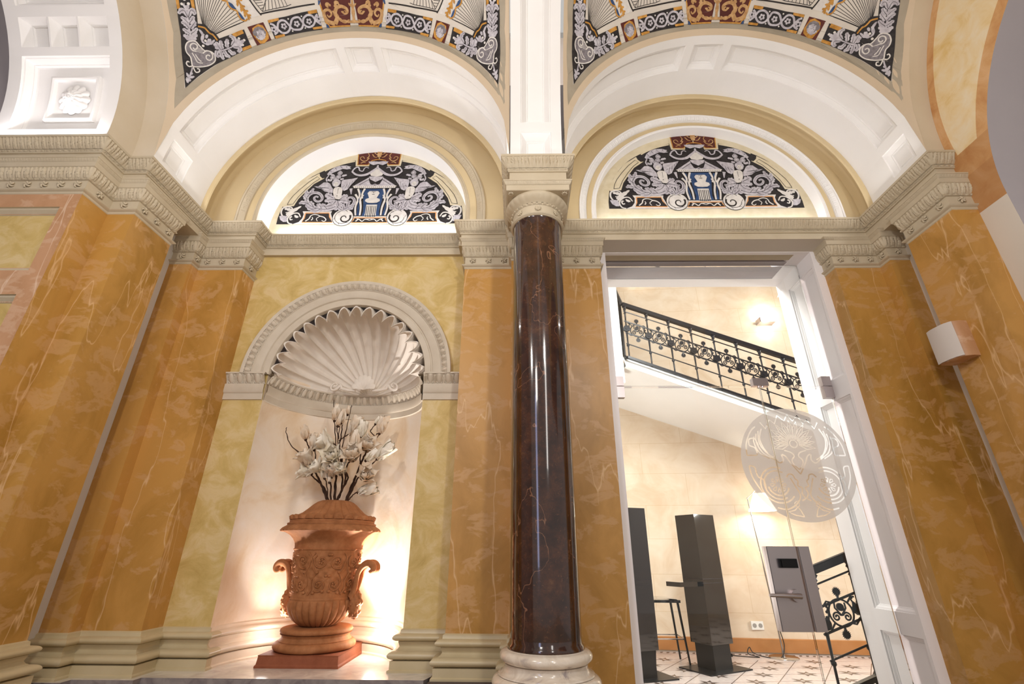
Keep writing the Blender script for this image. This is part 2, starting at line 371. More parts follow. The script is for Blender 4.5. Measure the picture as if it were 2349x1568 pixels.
# ---------------------------------------------------------------- 2-D drawing onto a surface
class Draw:
    def __init__(s, m, mp, maxe=.06, base=1): s.m = m; s.mp = mp; s.lay = base; s.maxe = maxe; s.cnt = 0; s.e = 0
    def nxt(s): s.cnt += 1; s.e = (s.cnt % 24)*.035
    def tri(s, a, b, c, d=0):
        e = [(b-a).length, (c-b).length, (a-c).length]; k = max(range(3), key=lambda i: e[i])
        if e[k] > s.maxe and d < 9:
            if k == 0: q = (a+b)/2; s.tri(a, q, c, d+1); s.tri(q, b, c, d+1)
            elif k == 1: q = (b+c)/2; s.tri(a, b, q, d+1); s.tri(a, q, c, d+1)
            else: q = (a+c)/2; s.tri(a, b, q, d+1); s.tri(q, b, c, d+1)
        else:
            i = [s.m.vt(s.mp(p.x, p.y, s.lay+s.e)) for p in (a, b, c)]; s.m.fc(*i)
    def fill(s, pts, mat):
        s.nxt(); s.m.cur = mat; vs = [Vector((p[0], p[1], 0)) for p in pts]
        for t in tessellate_polygon([vs]):
            a, b, c = [vs[k].to_2d() for k in t]
            if abs((b-a).cross(c-a)) > 1e-9: s.tri(a, b, c)
    def stroke(s, pts, w, mat, w1=None, sm=True, w2=None):
        P = [Vector(p[:2]) for p in pts]
        if sm and len(P) > 2: P = crom(P, 5)
        if len(P) < 2: return
        s.nxt(); s.m.cur = mat; n = len(P); L = []
        for i, p in enumerate(P):
            t = P[min(i+1, n-1)]-P[max(i-1, 0)]
            t = t.normalized() if t.length > 1e-9 else Vector((1, 0)); q = Vector((-t.y, t.x)); f = i/(n-1)
            ww = w if w1 is None else (w+(w1-w)*f)
            if w2 is not None: ww = w+(w2-w)*2*f if f < .5 else w2+(w1-w2)*(2*f-1)
            L.append((p+q*ww/2, p-q*ww/2))
        for i in range(n-1):
            a, b = L[i]; c, d = L[i+1]; s.e += .0012; s.tri(a, b, d); s.tri(a, d, c)
    def disc(s, c, r, mat, n=18, ry=None):
        s.fill([(c[0]+r*cos(2*PI*i/n), c[1]+(ry or r)*sin(2*PI*i/n)) for i in range(n)], mat)
    def ring(s, c, r, w, mat, n=28): s.stroke([(c[0]+r*cos(2*PI*i/n), c[1]+r*sin(2*PI*i/n)) for i in range(n+1)], w, mat, sm=False)
    def leaf(s, pts, w, mat, lobes=4):
        P = crom([Vector(p[:2]) for p in pts], 8) if len(pts) > 2 else [Vector(pts[0][:2]).lerp(Vector(pts[1][:2]), i/8) for i in range(9)]
        n = len(P); A, B = [], []
        for i, p in enumerate(P):
            t = P[min(i+1, n-1)]-P[max(i-1, 0)]; t = t.normalized() if t.length > 1e-9 else Vector((1, 0)); q = Vector((-t.y, t.x)); f = i/(n-1)
            e = w/2*(sin(PI*min(1, f*.92+.08))**.7)*(.62+.38*abs(sin(PI*lobes*f)))
            A.append(p+q*e); B.append(p-q*e)
        s.nxt(); s.m.cur = mat
        for i in range(n-1): s.e += .0012; s.tri(A[i], B[i], B[i+1]); s.tri(A[i], B[i+1], A[i+1])
def crom(P, k):
    o = []; n = len(P)
    for i in range(n-1):
        p0, p1, p2, p3 = P[max(i-1, 0)], P[i], P[i+1], P[min(i+2, n-1)]
        for j in range(k):
            t = j/k; o.append(.5*((2*p1)+(p2-p0)*t+(2*p0-5*p1+4*p2-p3)*t*t+(3*p1-p0-3*p2+p3)*t*t*t))
    o.append(P[-1]); return o
def spiral(c, r0, r1, a0, turns, n=26):
    return [(c[0]+(r0+(r1-r0)*i/n)*cos(a0+turns*2*PI*i/n), c[1]+(r0+(r1-r0)*i/n)*sin(a0+turns*2*PI*i/n)) for i in range(n+1)]
